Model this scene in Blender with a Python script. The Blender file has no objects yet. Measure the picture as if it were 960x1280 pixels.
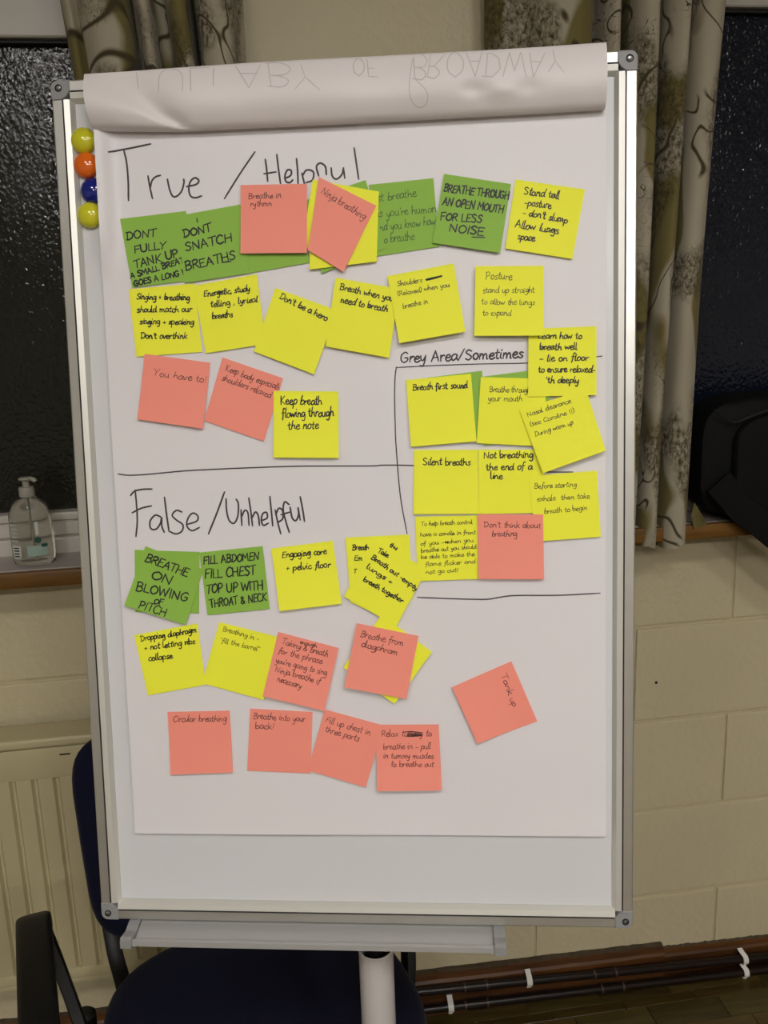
import bpy, bmesh, math, random
from mathutils import Vector, Matrix, noise
from mathutils.bvhtree import BVHTree

# ------------------------------------------------------------------ camera, world, light
F_PX = 1121.014
CAM = Vector((0.0, -1.75873, 1.60545))
ROT = Matrix(((0.98808376, 0.06484369, -0.13959144),
              (-0.15047216, 0.21614713, -0.96469609),
              (-0.03238216, 0.97420517, 0.22332864)))
scn = bpy.context.scene
cam_d = bpy.data.cameras.new('camera')
cam = bpy.data.objects.new('camera', cam_d)
scn.collection.objects.link(cam)
cam.matrix_world = Matrix.Translation(CAM) @ ROT.to_4x4()
cam_d.sensor_fit = 'VERTICAL'
cam_d.sensor_height = 36.0
cam_d.lens = 36.0 * F_PX / 1280.0
cam_d.clip_start = 0.02
cam_d.clip_end = 60
scn.camera = cam

world = bpy.data.worlds.new('night')
scn.world = world
world.use_nodes = True
world.node_tree.nodes['Background'].inputs[0].default_value = (0.03, 0.035, 0.045, 1)
world.node_tree.nodes['Background'].inputs[1].default_value = 0.25

scn.view_settings.view_transform = 'Standard'
scn.view_settings.look = 'None'
scn.view_settings.gamma = 1
scn.view_settings.exposure = 0.0
LAMP = 1.48            # overall lamp strength
# ceiling lamps: (x, y, strength)
LAMPS = [(-0.75, -2.35, 0.8), (0.15, -2.35, 0.8), (1.05, -2.35, 0.8),
         (-0.75, -4.3, 2.2), (0.15, -4.3, 2.2), (1.05, -4.3, 2.2)]
CEIL = 2.75

# ------------------------------------------------------------------ helpers
COL = scn.collection
rnd = random.Random(7)

def ray(u, v):
    return ROT @ Vector(((u - 480) / F_PX, -(v - 640) / F_PX, -1.0))

def on_plane(u, v, p, n):
    d = ray(u, v)
    return CAM + d * (((p - CAM).dot(n)) / d.dot(n))

def wall_at(u, v, off=0.0):          # a point seen at (u, v) lying `off` in front of the back wall
    return on_plane(u, v, Vector((0, -off, 0)), Vector((0, 1, 0)))

def lin(c):
    c = c / 255.0
    return c / 12.92 if c <= 0.04045 else ((c + 0.055) / 1.055) ** 2.4

def srgb(r, g, b):
    return (lin(r), lin(g), lin(b), 1.0)

MATS = {}

def mat(name, col, rough=0.5, metal=0.0, spec=0.5, var=0.0, vscale=8.0, bump=0.0, bscale=60.0,
        bdist=0.002, trans=0.0, ior=1.45, stretch=None, col2=None, coat=0.0, sheen=0.0, detail=4.0):
    m = bpy.data.materials.new(name)
    m.use_nodes = True
    nt = m.node_tree
    b = nt.nodes['Principled BSDF']
    if len(col) == 3:
        col = (*col, 1)
    b.inputs['Base Color'].default_value = col
    b.inputs['Roughness'].default_value = rough
    b.inputs['Metallic'].default_value = metal
    b.inputs['Specular IOR Level'].default_value = spec
    b.inputs['IOR'].default_value = ior
    b.inputs['Transmission Weight'].default_value = trans
    b.inputs['Coat Weight'].default_value = coat
    b.inputs['Sheen Weight'].default_value = sheen
    tc = nt.nodes.new('ShaderNodeTexCoord')
    mp = nt.nodes.new('ShaderNodeMapping')
    nt.links.new(tc.outputs['Object'], mp.inputs[0])
    if stretch:
        mp.inputs['Scale'].default_value = stretch
    if var > 0 or col2:
        n = nt.nodes.new('ShaderNodeTexNoise')
        n.inputs['Scale'].default_value = vscale
        n.inputs['Detail'].default_value = detail
        nt.links.new(mp.outputs[0], n.inputs[0])
        r = nt.nodes.new('ShaderNodeValToRGB')
        c2 = col2 if col2 else tuple(max(0, x * (1 - var)) for x in col[:3]) + (1,)
        if len(c2) == 3:
            c2 = (*c2, 1)
        r.color_ramp.elements[0].position = 0.3
        r.color_ramp.elements[1].position = 0.7
        r.color_ramp.elements[0].color = c2
        r.color_ramp.elements[1].color = col
        nt.links.new(n.outputs[0], r.inputs[0])
        nt.links.new(r.outputs[0], b.inputs['Base Color'])
    if bump > 0:
        n2 = nt.nodes.new('ShaderNodeTexNoise')
        n2.inputs['Scale'].default_value = bscale
        n2.inputs['Detail'].default_value = 5
        nt.links.new(mp.outputs[0], n2.inputs[0])
        bp = nt.nodes.new('ShaderNodeBump')
        bp.inputs['Strength'].default_value = bump
        bp.inputs['Distance'].default_value = bdist
        nt.links.new(n2.outputs[0], bp.inputs['Height'])
        nt.links.new(bp.outputs[0], b.inputs['Normal'])
    MATS[name] = m
    return m

def mesh_obj(name, verts, faces, m, parent=None, smooth=False, mats=None, fmats=None):
    me = bpy.data.meshes.new(name)
    me.from_pydata([tuple(v) for v in verts], [], faces)
    me.update()
    if mats:
        for q in mats:
            me.materials.append(q)
        for i, p in enumerate(me.polygons):
            p.material_index = fmats[i]
    elif m:
        me.materials.append(m)
    if smooth:
        me.polygons.foreach_set('use_smooth', [True] * len(me.polygons))
    o = bpy.data.objects.new(name, me)
    COL.objects.link(o)
    if parent:
        o.parent = parent
    return o

def bm_obj(name, bm, m, parent=None, smooth=False):
    bmesh.ops.recalc_face_normals(bm, faces=bm.faces[:])
    me = bpy.data.meshes.new(name)
    bm.to_mesh(me)
    bm.free()
    if m:
        me.materials.append(m)
    if smooth:
        me.polygons.foreach_set('use_smooth', [True] * len(me.polygons))
        try:
            me.set_sharp_from_angle(angle=math.radians(40))
        except Exception:
            pass
    o = bpy.data.objects.new(name, me)
    COL.objects.link(o)
    if parent:
        o.parent = parent
    return o

def empty(name, label=None, cat=None, group=None, loc=(0, 0, 0), mtx=None):
    o = bpy.data.objects.new(name, None)
    COL.objects.link(o)
    o.empty_display_size = 0.05
    if mtx is not None:
        o.matrix_world = mtx
    else:
        o.location = loc
    tag(o, label, cat, group)
    return o

def tag(o, label=None, cat=None, group=None, kind=None):
    if label: o['label'] = label
    if cat: o['category'] = cat
    if group: o['group'] = group
    if kind: o['kind'] = kind
    return o

def add_box(bm, x0, x1, y0, y1, z0, z1, bevel=0.0, seg=1):
    r = bmesh.ops.create_cube(bm, size=1.0)
    vs = r['verts']
    for v in vs:
        v.co = Vector(((x0 + x1) / 2 + v.co.x * (x1 - x0), (y0 + y1) / 2 + v.co.y * (y1 - y0), (z0 + z1) / 2 + v.co.z * (z1 - z0)))
    if bevel > 0:
        es = list({e for v in vs for e in v.link_edges})
        bmesh.ops.bevel(bm, geom=es, offset=bevel, segments=seg, affect='EDGES', profile=0.6)

def box(name, x0, x1, y0, y1, z0, z1, m, parent=None, bevel=0.0, seg=1):
    bm = bmesh.new()
    add_box(bm, x0, x1, y0, y1, z0, z1, bevel, seg)
    return bm_obj(name, bm, m, parent, smooth=bevel > 0 and seg > 1)

def catmull(pts, n=4, closed=False):
    P = [Vector(p) for p in pts]
    if len(P) < 3:
        return P
    out = []
    L = len(P)
    rng = range(L if closed else L - 1)
    for i in rng:
        if closed:
            a, b, c, d = P[(i - 1) % L], P[i], P[(i + 1) % L], P[(i + 2) % L]
        else:
            b, c = P[i], P[i + 1]
            a = P[i - 1] if i else b + (b - c)
            d = P[i + 2] if i + 2 < L else c + (c - b)
        for k in range(n):
            t = k / n
            out.append(0.5 * ((2 * b) + (c - a) * t + (2 * a - 5 * b + 4 * c - d) * t * t + (3 * b - a - 3 * c + d) * t ** 3))
    if not closed:
        out.append(P[-1])
    return out

def add_tube(bm, pts, rad, seg=12, cap=True, flat=None):
    """tube through pts; rad a number or list; flat=(w,t,up) makes a flat rounded band"""
    pts = [Vector(p) for p in pts]
    rings = []
    prev = None
    for i, p in enumerate(pts):
        t = (pts[min(i + 1, len(pts) - 1)] - pts[max(i - 1, 0)]).normalized()
        if flat:
            a = flat[2].cross(t)
            if a.length < 1e-4: a = prev
            a = a.normalized()
        elif prev is None:
            a = t.cross(Vector((0, 0, 1)))
            if a.length < 0.1: a = t.cross(Vector((1, 0, 0)))
            a.normalize()
        else:
            a = (prev - t * prev.dot(t)).normalized()
        prev = a
        b = t.cross(a).normalized()
        r = rad[i] if isinstance(rad, (list, tuple)) else rad
        ring = []
        for k in range(seg):
            th = 2 * math.pi * k / seg
            c, s = math.cos(th), math.sin(th)
            if flat:
                e = 0.45
                cx = math.copysign(abs(c) ** e, c) * flat[0] / 2
                sx = math.copysign(abs(s) ** e, s) * flat[1] / 2
                ring.append(bm.verts.new(p + a * cx * r + b * sx * r))
            else:
                ring.append(bm.verts.new(p + (a * c + b * s) * r))
        rings.append(ring)
    for i in range(len(rings) - 1):
        for k in range(seg):
            bm.faces.new((rings[i][k], rings[i][(k + 1) % seg], rings[i + 1][(k + 1) % seg], rings[i + 1][k]))
    if cap:
        bm.faces.new(rings[0][::-1])
        bm.faces.new(rings[-1])

def tube(name, pts, rad, m, parent=None, seg=12, cap=True, flat=None):
    bm = bmesh.new()
    add_tube(bm, pts, rad, seg, cap, flat)
    return bm_obj(name, bm, m, parent, smooth=True)

def add_lathe(bm, prof, seg=32, sx=1.0, sy=1.0, cap=True, off=(0, 0)):
    rings = []
    for r, z in prof:
        rings.append([bm.verts.new((off[0] + r * sx * math.cos(2 * math.pi * k / seg), off[1] + r * sy * math.sin(2 * math.pi * k / seg), z)) for k in range(seg)])
    for i in range(len(rings) - 1):
        for k in range(seg):
            bm.faces.new((rings[i][k], rings[i][(k + 1) % seg], rings[i + 1][(k + 1) % seg], rings[i + 1][k]))
    if cap:
        bm.faces.new(rings[0][::-1])
        bm.faces.new(rings[-1])

def grid_sheet(name, fn, nu, nv, thick, m, parent=None, uv=False):
    """closed thin sheet: fn(s,t)->(point, normal), front face towards the normal"""
    P = [[fn(i / nu, j / nv) for i in range(nu + 1)] for j in range(nv + 1)]
    verts, faces = [], []
    W = nu + 1
    for row in P:
        for p, n in row: verts.append(p)
    for row in P:
        for p, n in row: verts.append(p - n * thick)
    o2 = (nu + 1) * (nv + 1)
    for j in range(nv):
        for i in range(nu):
            a, b, c, d = j * W + i, j * W + i + 1, (j + 1) * W + i + 1, (j + 1) * W + i
            faces.append((a, d, c, b))
            faces.append((o2 + a, o2 + b, o2 + c, o2 + d))
    for i in range(nu):
        faces.append((i, i + 1, o2 + i + 1, o2 + i))
        k = nv * W
        faces.append((k + i + 1, k + i, o2 + k + i, o2 + k + i + 1))
    for j in range(nv):
        faces.append(((j + 1) * W, j * W, o2 + j * W, o2 + (j + 1) * W))
        faces.append((j * W + nu, (j + 1) * W + nu, o2 + (j + 1) * W + nu, o2 + j * W + nu))
    o = mesh_obj(name, verts, faces, m, parent, smooth=True)
    if uv:
        lay = o.data.uv_layers.new(name='cloth')
        for l in o.data.loops:
            vi = l.vertex_index % o2
            lay.data[l.index].uv = uv(vi % W / nu, vi // W / nv)
    try:
        o.data.set_sharp_from_angle(angle=math.radians(60))
    except Exception:
        pass
    return o

# ------------------------------------------------------------------ materials
def wall_mat():
    m = mat('cream painted block', srgb(208, 196, 162), 0.42, bump=0.9, bscale=60, bdist=0.004, var=0.07, vscale=3)
    nt = m.node_tree
    return m
M_BLOCK = wall_mat()
M_MORTAR = mat('painted mortar', srgb(200, 188, 154), 0.6, bump=0.4, bscale=150)
M_PLAIN = mat('room wall paint', srgb(200, 196, 182), 0.7)
M_CEIL = mat('ceiling paint', srgb(225, 222, 210), 0.8)
M_UPVC = mat('white window plastic', srgb(196, 190, 180), 0.35)
M_UPVC_DK = mat('window gasket', (0.012, 0.012, 0.012), 0.6)
M_SILLTOP = mat('sill top', srgb(175, 165, 158), 0.4, var=0.08, vscale=20)
M_WOOD = mat('varnished sill wood', srgb(122, 84, 30), 0.4, col2=srgb(88, 58, 20), vscale=6, stretch=(1, 12, 12))
M_SKIRT = mat('skirting wood', srgb(102, 62, 26), 0.45, col2=srgb(62, 36, 15), vscale=5, stretch=(1, 10, 10), bump=0.2, bscale=30)
M_SKIRT_TOP = mat('rough skirting top', srgb(86, 72, 54), 0.9, var=0.5, vscale=60)
M_FLOORBASE = mat('floor bed', (0.006, 0.004, 0.003), 0.9)
M_PIPE = mat('dark brown pipe', srgb(30, 20, 16), 0.3, var=0.3, vscale=10, spec=0.4)
M_SOLDER = mat('pipe joint', srgb(80, 62, 54), 0.35, metal=0.3)
M_CLIP = mat('white clip plastic', srgb(225, 222, 215), 0.4)
M_RAD = mat('radiator enamel', srgb(196, 184, 146), 0.3, var=0.05, vscale=4)
M_ALU = mat('brushed aluminium', srgb(205, 203, 196), 0.32, metal=0.75, stretch=(1, 1, 1), var=0.05, vscale=40)
M_ALU_IN = mat('pale aluminium lip', srgb(222, 220, 212), 0.38, metal=0.45)
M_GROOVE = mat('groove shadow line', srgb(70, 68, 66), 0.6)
M_CORNER = mat('grey corner plastic', srgb(140, 139, 138), 0.45)
M_SCREW = mat('screw steel', srgb(150, 150, 150), 0.3, metal=1)
M_DARK = mat('dark recess', (0.01, 0.01, 0.01), 0.6)
M_BOARD = mat('white enamel board', srgb(214, 214, 215), 0.25)
M_PAPER = mat('flipchart paper', srgb(228, 223, 225), 0.42, bump=0.35, bscale=9, bdist=0.006, spec=0.5)
M_FLAP = mat('flipchart paper folded', srgb(224, 217, 216), 0.42, bump=0.3, bscale=11, bdist=0.006, spec=0.5)
M_YEL = mat('yellow note paper', (0.92, 0.92, 0.05), 0.6, spec=0.3, bump=0.05, bscale=30)
M_GRN = mat('green note paper', (0.28, 0.50, 0.07), 0.6, spec=0.3, bump=0.05, bscale=30)
M_PNK = mat('coral pink note paper', (0.95, 0.31, 0.235), 0.6, spec=0.3, bump=0.05, bscale=30)
M_INK = mat('black marker ink', (0.012, 0.012, 0.014), 0.5)
M_INKG = mat('grey marker ink', srgb(66, 58, 58), 0.55)
M_INKT = mat('thin dark pen', srgb(52, 44, 38), 0.5)
M_INKP = mat('thin brown pen', srgb(84, 36, 32), 0.5)
M_INKF = mat('faint green pen', srgb(56, 84, 34), 0.5)
M_INKS = mat('show-through ink', srgb(196, 188, 186), 0.6)
M_TRAY = mat('tray grey', srgb(176, 175, 172), 0.4, metal=0.3)
M_POLE = mat('white lacquered pole', srgb(196, 190, 186), 0.3)
M_NAVY = mat('navy upholstery', srgb(15, 17, 42), 0.85, spec=0.2, bump=0.5, bscale=700, bdist=0.0008, sheen=0.05)
M_BLACK = mat('black plastic', srgb(17, 16, 15), 0.45)
M_BAG = mat('black nylon', srgb(8, 8, 9), 0.7, spec=0.25, bump=0.4, bscale=500, bdist=0.0006)
M_CLEAR = mat('clear bottle plastic', (0.93, 0.95, 0.92), 0.08, trans=1.0, ior=1.25)
M_PUMP = mat('translucent pump plastic', srgb(190, 186, 172), 0.35, trans=0.35)
M_GEL = mat('label white print', srgb(200, 204, 196), 0.5)
M_TEAL = mat('label green print', srgb(16, 72, 62), 0.5)
M_LGREEN = mat('label pale green', srgb(150, 172, 158), 0.5)

def glass_mat(name, tint, sc=85, bd_=0.0009):
    m = bpy.data.materials.new(name)
    m.use_nodes = True
    nt = m.node_tree
    b = nt.nodes['Principled BSDF']
    b.inputs['Base Color'].default_value = tint
    b.inputs['Roughness'].default_value = 0.10
    b.inputs['IOR'].default_value = 1.5
    b.inputs['Specular IOR Level'].default_value = 0.3
    b.inputs['Transmission Weight'].default_value = 0.35
    tc = nt.nodes.new('ShaderNodeTexCoord')
    mp = nt.nodes.new('ShaderNodeMapping')
    mp.inputs['Scale'].default_value = (1, 1, 0.75)
    nt.links.new(tc.outputs['Object'], mp.inputs[0])
    n = nt.nodes.new('ShaderNodeTexNoise')
    n.inputs['Scale'].default_value = sc
    n.inputs['Detail'].default_value = 2
    n.inputs['Distortion'].default_value = 0.8
    nt.links.new(mp.outputs[0], n.inputs[0])
    v = nt.nodes.new('ShaderNodeTexVoronoi')
    v.feature = 'SMOOTH_F1'
    v.inputs['Scale'].default_value = sc * 1.35
    nt.links.new(mp.outputs[0], v.inputs[0])
    ad = nt.nodes.new('ShaderNodeMath')
    ad.operation = 'ADD'
    nt.links.new(n.outputs[0], ad.inputs[0])
    nt.links.new(v.outputs[0], ad.inputs[1])
    bp = nt.nodes.new('ShaderNodeBump')
    bp.inputs['Strength'].default_value = 1.0
    bp.inputs['Distance'].default_value = bd_
    nt.links.new(ad.outputs[0], bp.inputs['Height'])
    nt.links.new(bp.outputs[0], b.inputs['Normal'])
    return m
M_GLASS = glass_mat('obscured window glass', (0.018, 0.019, 0.014, 1), 130, 0.0007)
M_GLASS2 = glass_mat('obscured window glass blue', (0.010, 0.014, 0.028, 1), 120, 0.0015)

def curtain_mat():
    m = bpy.data.materials.new('printed curtain cloth')
    m.use_nodes = True
    nt = m.node_tree
    L = nt.links.new
    N = nt.nodes.new
    b = nt.nodes['Principled BSDF']
    b.inputs['Roughness'].default_value = 0.85
    b.inputs['Specular IOR Level'].default_value = 0.15
    b.inputs['Sheen Weight'].default_value = 0.1
    uv = N('ShaderNodeUVMap'); uv.uv_map = 'cloth'
    def mapping(s, l=(0, 0, 0)):
        q = N('ShaderNodeMapping'); q.inputs['Scale'].default_value = s; q.inputs['Location'].default_value = l
        L(uv.outputs[0], q.inputs[0]); return q
    def noise_(mp, sc, det, dist=0.0, rough=0.5):
        q = N('ShaderNodeTexNoise'); q.inputs['Scale'].default_value = sc; q.inputs['Detail'].default_value = det
        q.inputs['Distortion'].default_value = dist; q.inputs['Roughness'].default_value = rough
        L(mp.outputs[0], q.inputs[0]); return q
    def ramp(src, stops):
        q = N('ShaderNodeValToRGB')
        while len(q.color_ramp.elements) < len(stops): q.color_ramp.elements.new(0.5)
        for e, (p, c) in zip(q.color_ramp.elements, stops):
            e.position = p; e.color = (c, c, c, 1) if not isinstance(c, tuple) else c
        L(src, q.inputs[0]); return q
    def mix(a, c, f):
        q = N('ShaderNodeMix'); q.data_type = 'RGBA'
        if isinstance(a, tuple): q.inputs[6].default_value = a
        else: L(a, q.inputs[6])
        if isinstance(c, tuple): q.inputs[7].default_value = c
        else: L(c, q.inputs[7])
        L(f, q.inputs[0]); return q
    def mul(a, c):
        q = N('ShaderNodeMath'); q.operation = 'MULTIPLY'; L(a, q.inputs[0]); L(c, q.inputs[1]); return q
    cream = srgb(172, 163, 143)
    olive = srgb(116, 106, 64)
    brown = srgb(70, 62, 38)
    # broad olive patches
    f1 = ramp(noise_(mapping((1, 0.55, 1)), 7.0, 1.5).outputs[0], [(0.485, 0.0), (0.515, 1.0)])
    c1 = mix(cream, olive, f1.outputs[0])
    # dark sponged blotches
    big = ramp(noise_(mapping((1, 0.6, 1), (5, 3, 0)), 8.5, 1.0).outputs[0], [(0.47, 0.0), (0.54, 1.0)])
    fine = ramp(noise_(mapping((1, 0.7, 1)), 120, 8, 0.3, 0.75).outputs[0], [(0.38, 0.0), (0.60, 1.0)])
    c2 = mix(c1.outputs[2], brown, mul(big.outputs[0], fine.outputs[0]).outputs[0])
    # scrolls: thin rings of a distorted field
    sw = noise_(mapping((1, 0.8, 1), (2, 9, 0)), 8.0, 0.0, 1.6)
    ring = ramp(sw.outputs[0], [(0.45, 0.0), (0.47, 1.0), (0.49, 1.0), (0.51, 0.0)])
    msk = ramp(noise_(mapping((1, 1, 1), (8, 1, 0)), 5.0, 0.0).outputs[0], [(0.47, 0.0), (0.52, 1.0)])
    c3 = mix(c2.outputs[2], srgb(70, 62, 42), mul(ring.outputs[0], msk.outputs[0]).outputs[0])
    # fine curly line work
    sw2 = noise_(mapping((1, 1, 1), (1, 4, 0)), 34.0, 0.0, 2.2)
    ring2 = ramp(sw2.outputs[0], [(0.485, 0.0), (0.495, 1.0), (0.505, 1.0), (0.515, 0.0)])
    msk2 = ramp(noise_(mapping((1, 1, 1), (3, 7, 0)), 7.0, 0.0).outputs[0], [(0.58, 0.0), (0.62, 1.0)])
    c4 = mix(c3.outputs[2], srgb(58, 52, 38), mul(ring2.outputs[0], msk2.outputs[0]).outputs[0])
    L(c4.outputs[2], b.inputs['Base Color'])
    w = N('ShaderNodeTexNoise'); w.inputs['Scale'].default_value = 900
    L(uv.outputs[0], w.inputs[0])
    bp = N('ShaderNodeBump'); bp.inputs['Strength'].default_value = 0.3; bp.inputs['Distance'].default_value = 0.0006
    L(w.outputs[0], bp.inputs['Height']); L(bp.outputs[0], b.inputs['Normal'])
    return m
M_CURT = curtain_mat()

# ------------------------------------------------------------------ room shell
X0, X1, Y0 = -3.0, 3.4, -6.5
WIN1 = (-1.45, -0.115, 1.125, 2.25)
WIN2 = (0.675, 2.0, 1.125, 2.25)
TH = 0.16

def wall_back():
    bm = bmesh.new()
    y0, y1 = 0.005, TH
    xs = [X0, WIN1[0], WIN1[1], WIN2[0], WIN2[1], X1]
    for i in range(5):
        if i in (1, 3):
            add_box(bm, xs[i], xs[i + 1], y0, y1, 0, WIN1[2])
            add_box(bm, xs[i], xs[i + 1], y0, y1, WIN1[3], CEIL)
        else:
            add_box(bm, xs[i], xs[i + 1], y0, y1, 0, CEIL)
    w = bm_obj('wall_back', bm, M_MORTAR)
    tag(w, kind='structure')
    return w
wb = wall_back()

# blocks: courses 225 mm, half bond, fixed by the joints seen right of the easel
def cuts(x0, x1, holes):
    segs = [(x0, x1)]
    for a, b in holes:
        n = []
        for s, e in segs:
            if b <= s or a >= e: n.append((s, e)); continue
            if a > s: n.append((s, a))
            if b < e: n.append((b, e))
        segs = n
    return [q for q in segs if q[1] - q[0] > 0.02]

block_cache = {}
def block_piece(x0, x1, z0, z1):
    w, h = round(x1 - x0, 3), round(z1 - z0, 3)
    key = (w, h)
    if key not in block_cache:
        bm = bmesh.new()
        add_box(bm, 0, w, 0, 0.02, 0, h, 0.0032, 2)
        o = bm_obj('block', bm, M_BLOCK, wb)
        block_cache[key] = o.data
    else:
        o = bpy.data.objects.new('block', block_cache[key])
        COL.objects.link(o)
        o.parent = wb
    o.location = (x0, rnd.uniform(-0.0008, 0.0008), z0)

J = 0.0075
for k in range(0, 11):
    z0, z1 = 0.225 * k, min(0.225 * (k + 1), CEIL)
    off = 1.028 if k % 2 == 0 else 1.028 - 0.225
    segs_ = [(off + 0.45 * j, off + 0.45 * (j + 1)) for j in range(-6, 3)]
    if k == 9:
        segs_ = [(-1.7, 1.9)]
    for a, b in segs_:
        holes = [(w[0], w[1]) for w in (WIN1, WIN2) if z0 >= w[2] - 0.01 and z1 <= w[3] + 0.01]
        for s, e in cuts(a, b, holes):
            if s > 1.95 or e < -1.7: continue
            block_piece(s + J / 2, e - J / 2, z0 + J / 2, z1 - J / 2)

# small dark plug mark in the wall right of the board (a filled screw hole)
p = wall_at(820, 853)
bm = bmesh.new()
add_lathe(bm, [(0.0035, 0), (0.003, 0.002)], 12)
o = bm_obj('screw_hole', bm, M_DARK, wb)
o.location = (p.x, -0.0003, p.z); o.rotation_euler = (math.pi / 2, 0, 0)

def struct_box(name, *a, m=M_PLAIN):
    return tag(box(name, *a, m), kind='structure')
struct_box('wall_left', X0 - 0.1, X0, Y0, TH, 0, CEIL)
struct_box('wall_right', X1, X1 + 0.1, Y0, TH, 0, CEIL)
struct_box('wall_front', X0, X1, Y0 - 0.1, Y0, 0, CEIL)
struct_box('ceiling', X0, X1, Y0, TH, CEIL, CEIL + 0.1, m=M_CEIL)

# floor: bed + wood blocks 175 x 65 mm laid in rows along the wall
fl = struct_box('floor', X0, X1, Y0, TH, -0.05, -0.004, m=mat('floor boards far', srgb(92, 72, 36), 0.35, var=0.4, vscale=20))
M_FB = [mat('wood floor block %s' % n, srgb(*c), 0.3, col2=srgb(*(int(v * 0.7) for v in c)), vscale=9, stretch=(1, 8, 8), spec=0.5)
        for n, c in (('olive', (84, 72, 34)), ('brown', (78, 62, 28)), ('dark', (72, 60, 28)), ('tan', (90, 73, 36)))]
fb = {}
BL, BW = 0.175, 0.0645
rows = []
for ri in range(0, 22):
    yb = -0.0215 - BW * ri + BW      # back edge of the row
    off = 0.0 if ri == 0 else ((ri) * 0.0485)
    base_x = 0.771 + (ri - 1) * 0.049
    for j in range(-14, 6):
        xa = base_x + BL * j
        if ri > 5 and not (-0.9 < xa < 0.9):
            continue
        if xa < -1.4 or xa > 1.55: continue
        rows.append((xa, yb))
rows = [r for r in rows if r[1] <= 0.05]
rows.sort(key=lambda r: (-r[1], abs(r[0] - 0.6)))
rows = rows[:290]
fbs = []
for i, (xa, yb) in enumerate(rows):
    mi = rnd.randrange(4)
    if mi not in fb:
        bm = bmesh.new()
        add_box(bm, 0.0006, BL - 0.0006, -BW + 0.0006, -0.0006, -0.012, 0.0, 0.001, 1)
        o = bm_obj('wood_block', bm, M_FB[mi], fl)
        fb[mi] = o.data
    else:
        o = bpy.data.objects.new('wood_block', fb[mi])
        COL.objects.link(o); o.parent = fl
    o.location = (xa, min(yb, 0.004), rnd.uniform(-0.0004, 0.0))

# ------------------------------------------------------------------ skirting, pipes
sk = tag(bpy.data.objects.new('baseboard_back', None), kind='structure')
COL.objects.link(sk)
def skirt(x0, x1, za, zb, t, rag):
    bm = bmesh.new()
    n = 40
    prof = []
    vs = []
    for i in range(n + 1):
        x = x0 + (x1 - x0) * i / n
        z = za + (zb - za) * i / n + noise.noise(Vector((x * 40, rag, 0))) * 0.0018
        ring = [bm.verts.new((x, -0.001, 0.001)), bm.verts.new((x, -t, 0.001)), bm.verts.new((x, -t, z - 0.018)),
                bm.verts.new((x, -t + 0.004, z - 0.012)), bm.verts.new((x, -t + 0.006, z)), bm.verts.new((x, -0.001, z + 0.001))]
        vs.append(ring)
    for i in range(n):
        for k in range(6):
            bm.faces.new((vs[i][k], vs[i][(k + 1) % 6], vs[i + 1][(k + 1) % 6], vs[i + 1][k]))
    bm.faces.new(vs[0]); bm.faces.new(vs[-1][::-1])
    return bm_obj('skirting_board', bm, M_SKIRT, sk)
skirt(-1.4, 0.893, 0.145, 0.092, 0.024, 1.0)
skirt(0.8935, 1.9, 0.078, 0.052, 0.013, 5.0)
# ragged filler line along the skirting top
for (xa, xb, za, zb, t) in ((-1.4, 0.893, 0.145, 0.092, 0.018), (0.8935, 1.9, 0.078, 0.052, 0.009)):
    bm = bmesh.new()
    n = 160
    vs = []
    for i in range(n + 1):
        x = xa + (xb - xa) * i / n
        z = za + (zb - za) * i / n
        h = 0.003 + 0.004 * abs(noise.noise(Vector((x * 60, 3, 0)))) + 0.002 * noise.noise(Vector((x * 200, 1, 0)))
        vs.append([bm.verts.new((x, -0.0005, z - 0.004)), bm.verts.new((x, -t * 0.8, z - 0.001)), bm.verts.new((x, -t * 0.5, z + h * 0.6)), bm.verts.new((x, -0.0005, z + h))])
    for i in range(n):
        for k in range(4):
            bm.faces.new((vs[i][k], vs[i][(k + 1) % 4], vs[i + 1][(k + 1) % 4], vs[i + 1][k]))
    bm_obj('filler_line', bm, M_SKIRT_TOP, sk)

def pz(x, z_a, z_b, xa=0.36, xb=1.152):
    return z_a + (z_b - z_a) * (x - xa) / (xb - xa)
P1 = (0.082, 0.045)
P2 = (0.039, 0.0145)
PY1, PY2 = -0.040, -0.046
PR = 0.0098
pipes = []
for (pa, pb), py, lab, cx in ((P1, PY1, 'upper dark brown heating pipe running above the other along the skirting', (0.424, 0.735)),
                              (P2, PY2, 'lower dark brown heating pipe running close to the floor along the skirting', (0.424, 0.752))):
    e = empty('heating_pipe', lab, 'pipe', 'heating pipes along the skirting')
    tube('pipe', [(x, py, max(pz(x, pa, pb), PR + 0.001)) for x in (-0.25, 0.2, 0.6, 1.0, 1.4, 1.9)], PR, M_PIPE, e, 16)
    for c in cx:
        xs = (c - 0.026, c + 0.026)
        tube('coupling', [(x, py, max(pz(x, pa, pb), PR + 0.003)) for x in xs], PR + 0.0016, M_PIPE, e, 16)
        for x in xs:
            tube('joint_ring', [(x - 0.002, py, max(pz(x, pa, pb), PR + 0.003)), (x + 0.002, py, max(pz(x, pa, pb), PR + 0.003))], PR + 0.0022, M_SOLDER, e, 16)
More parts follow.
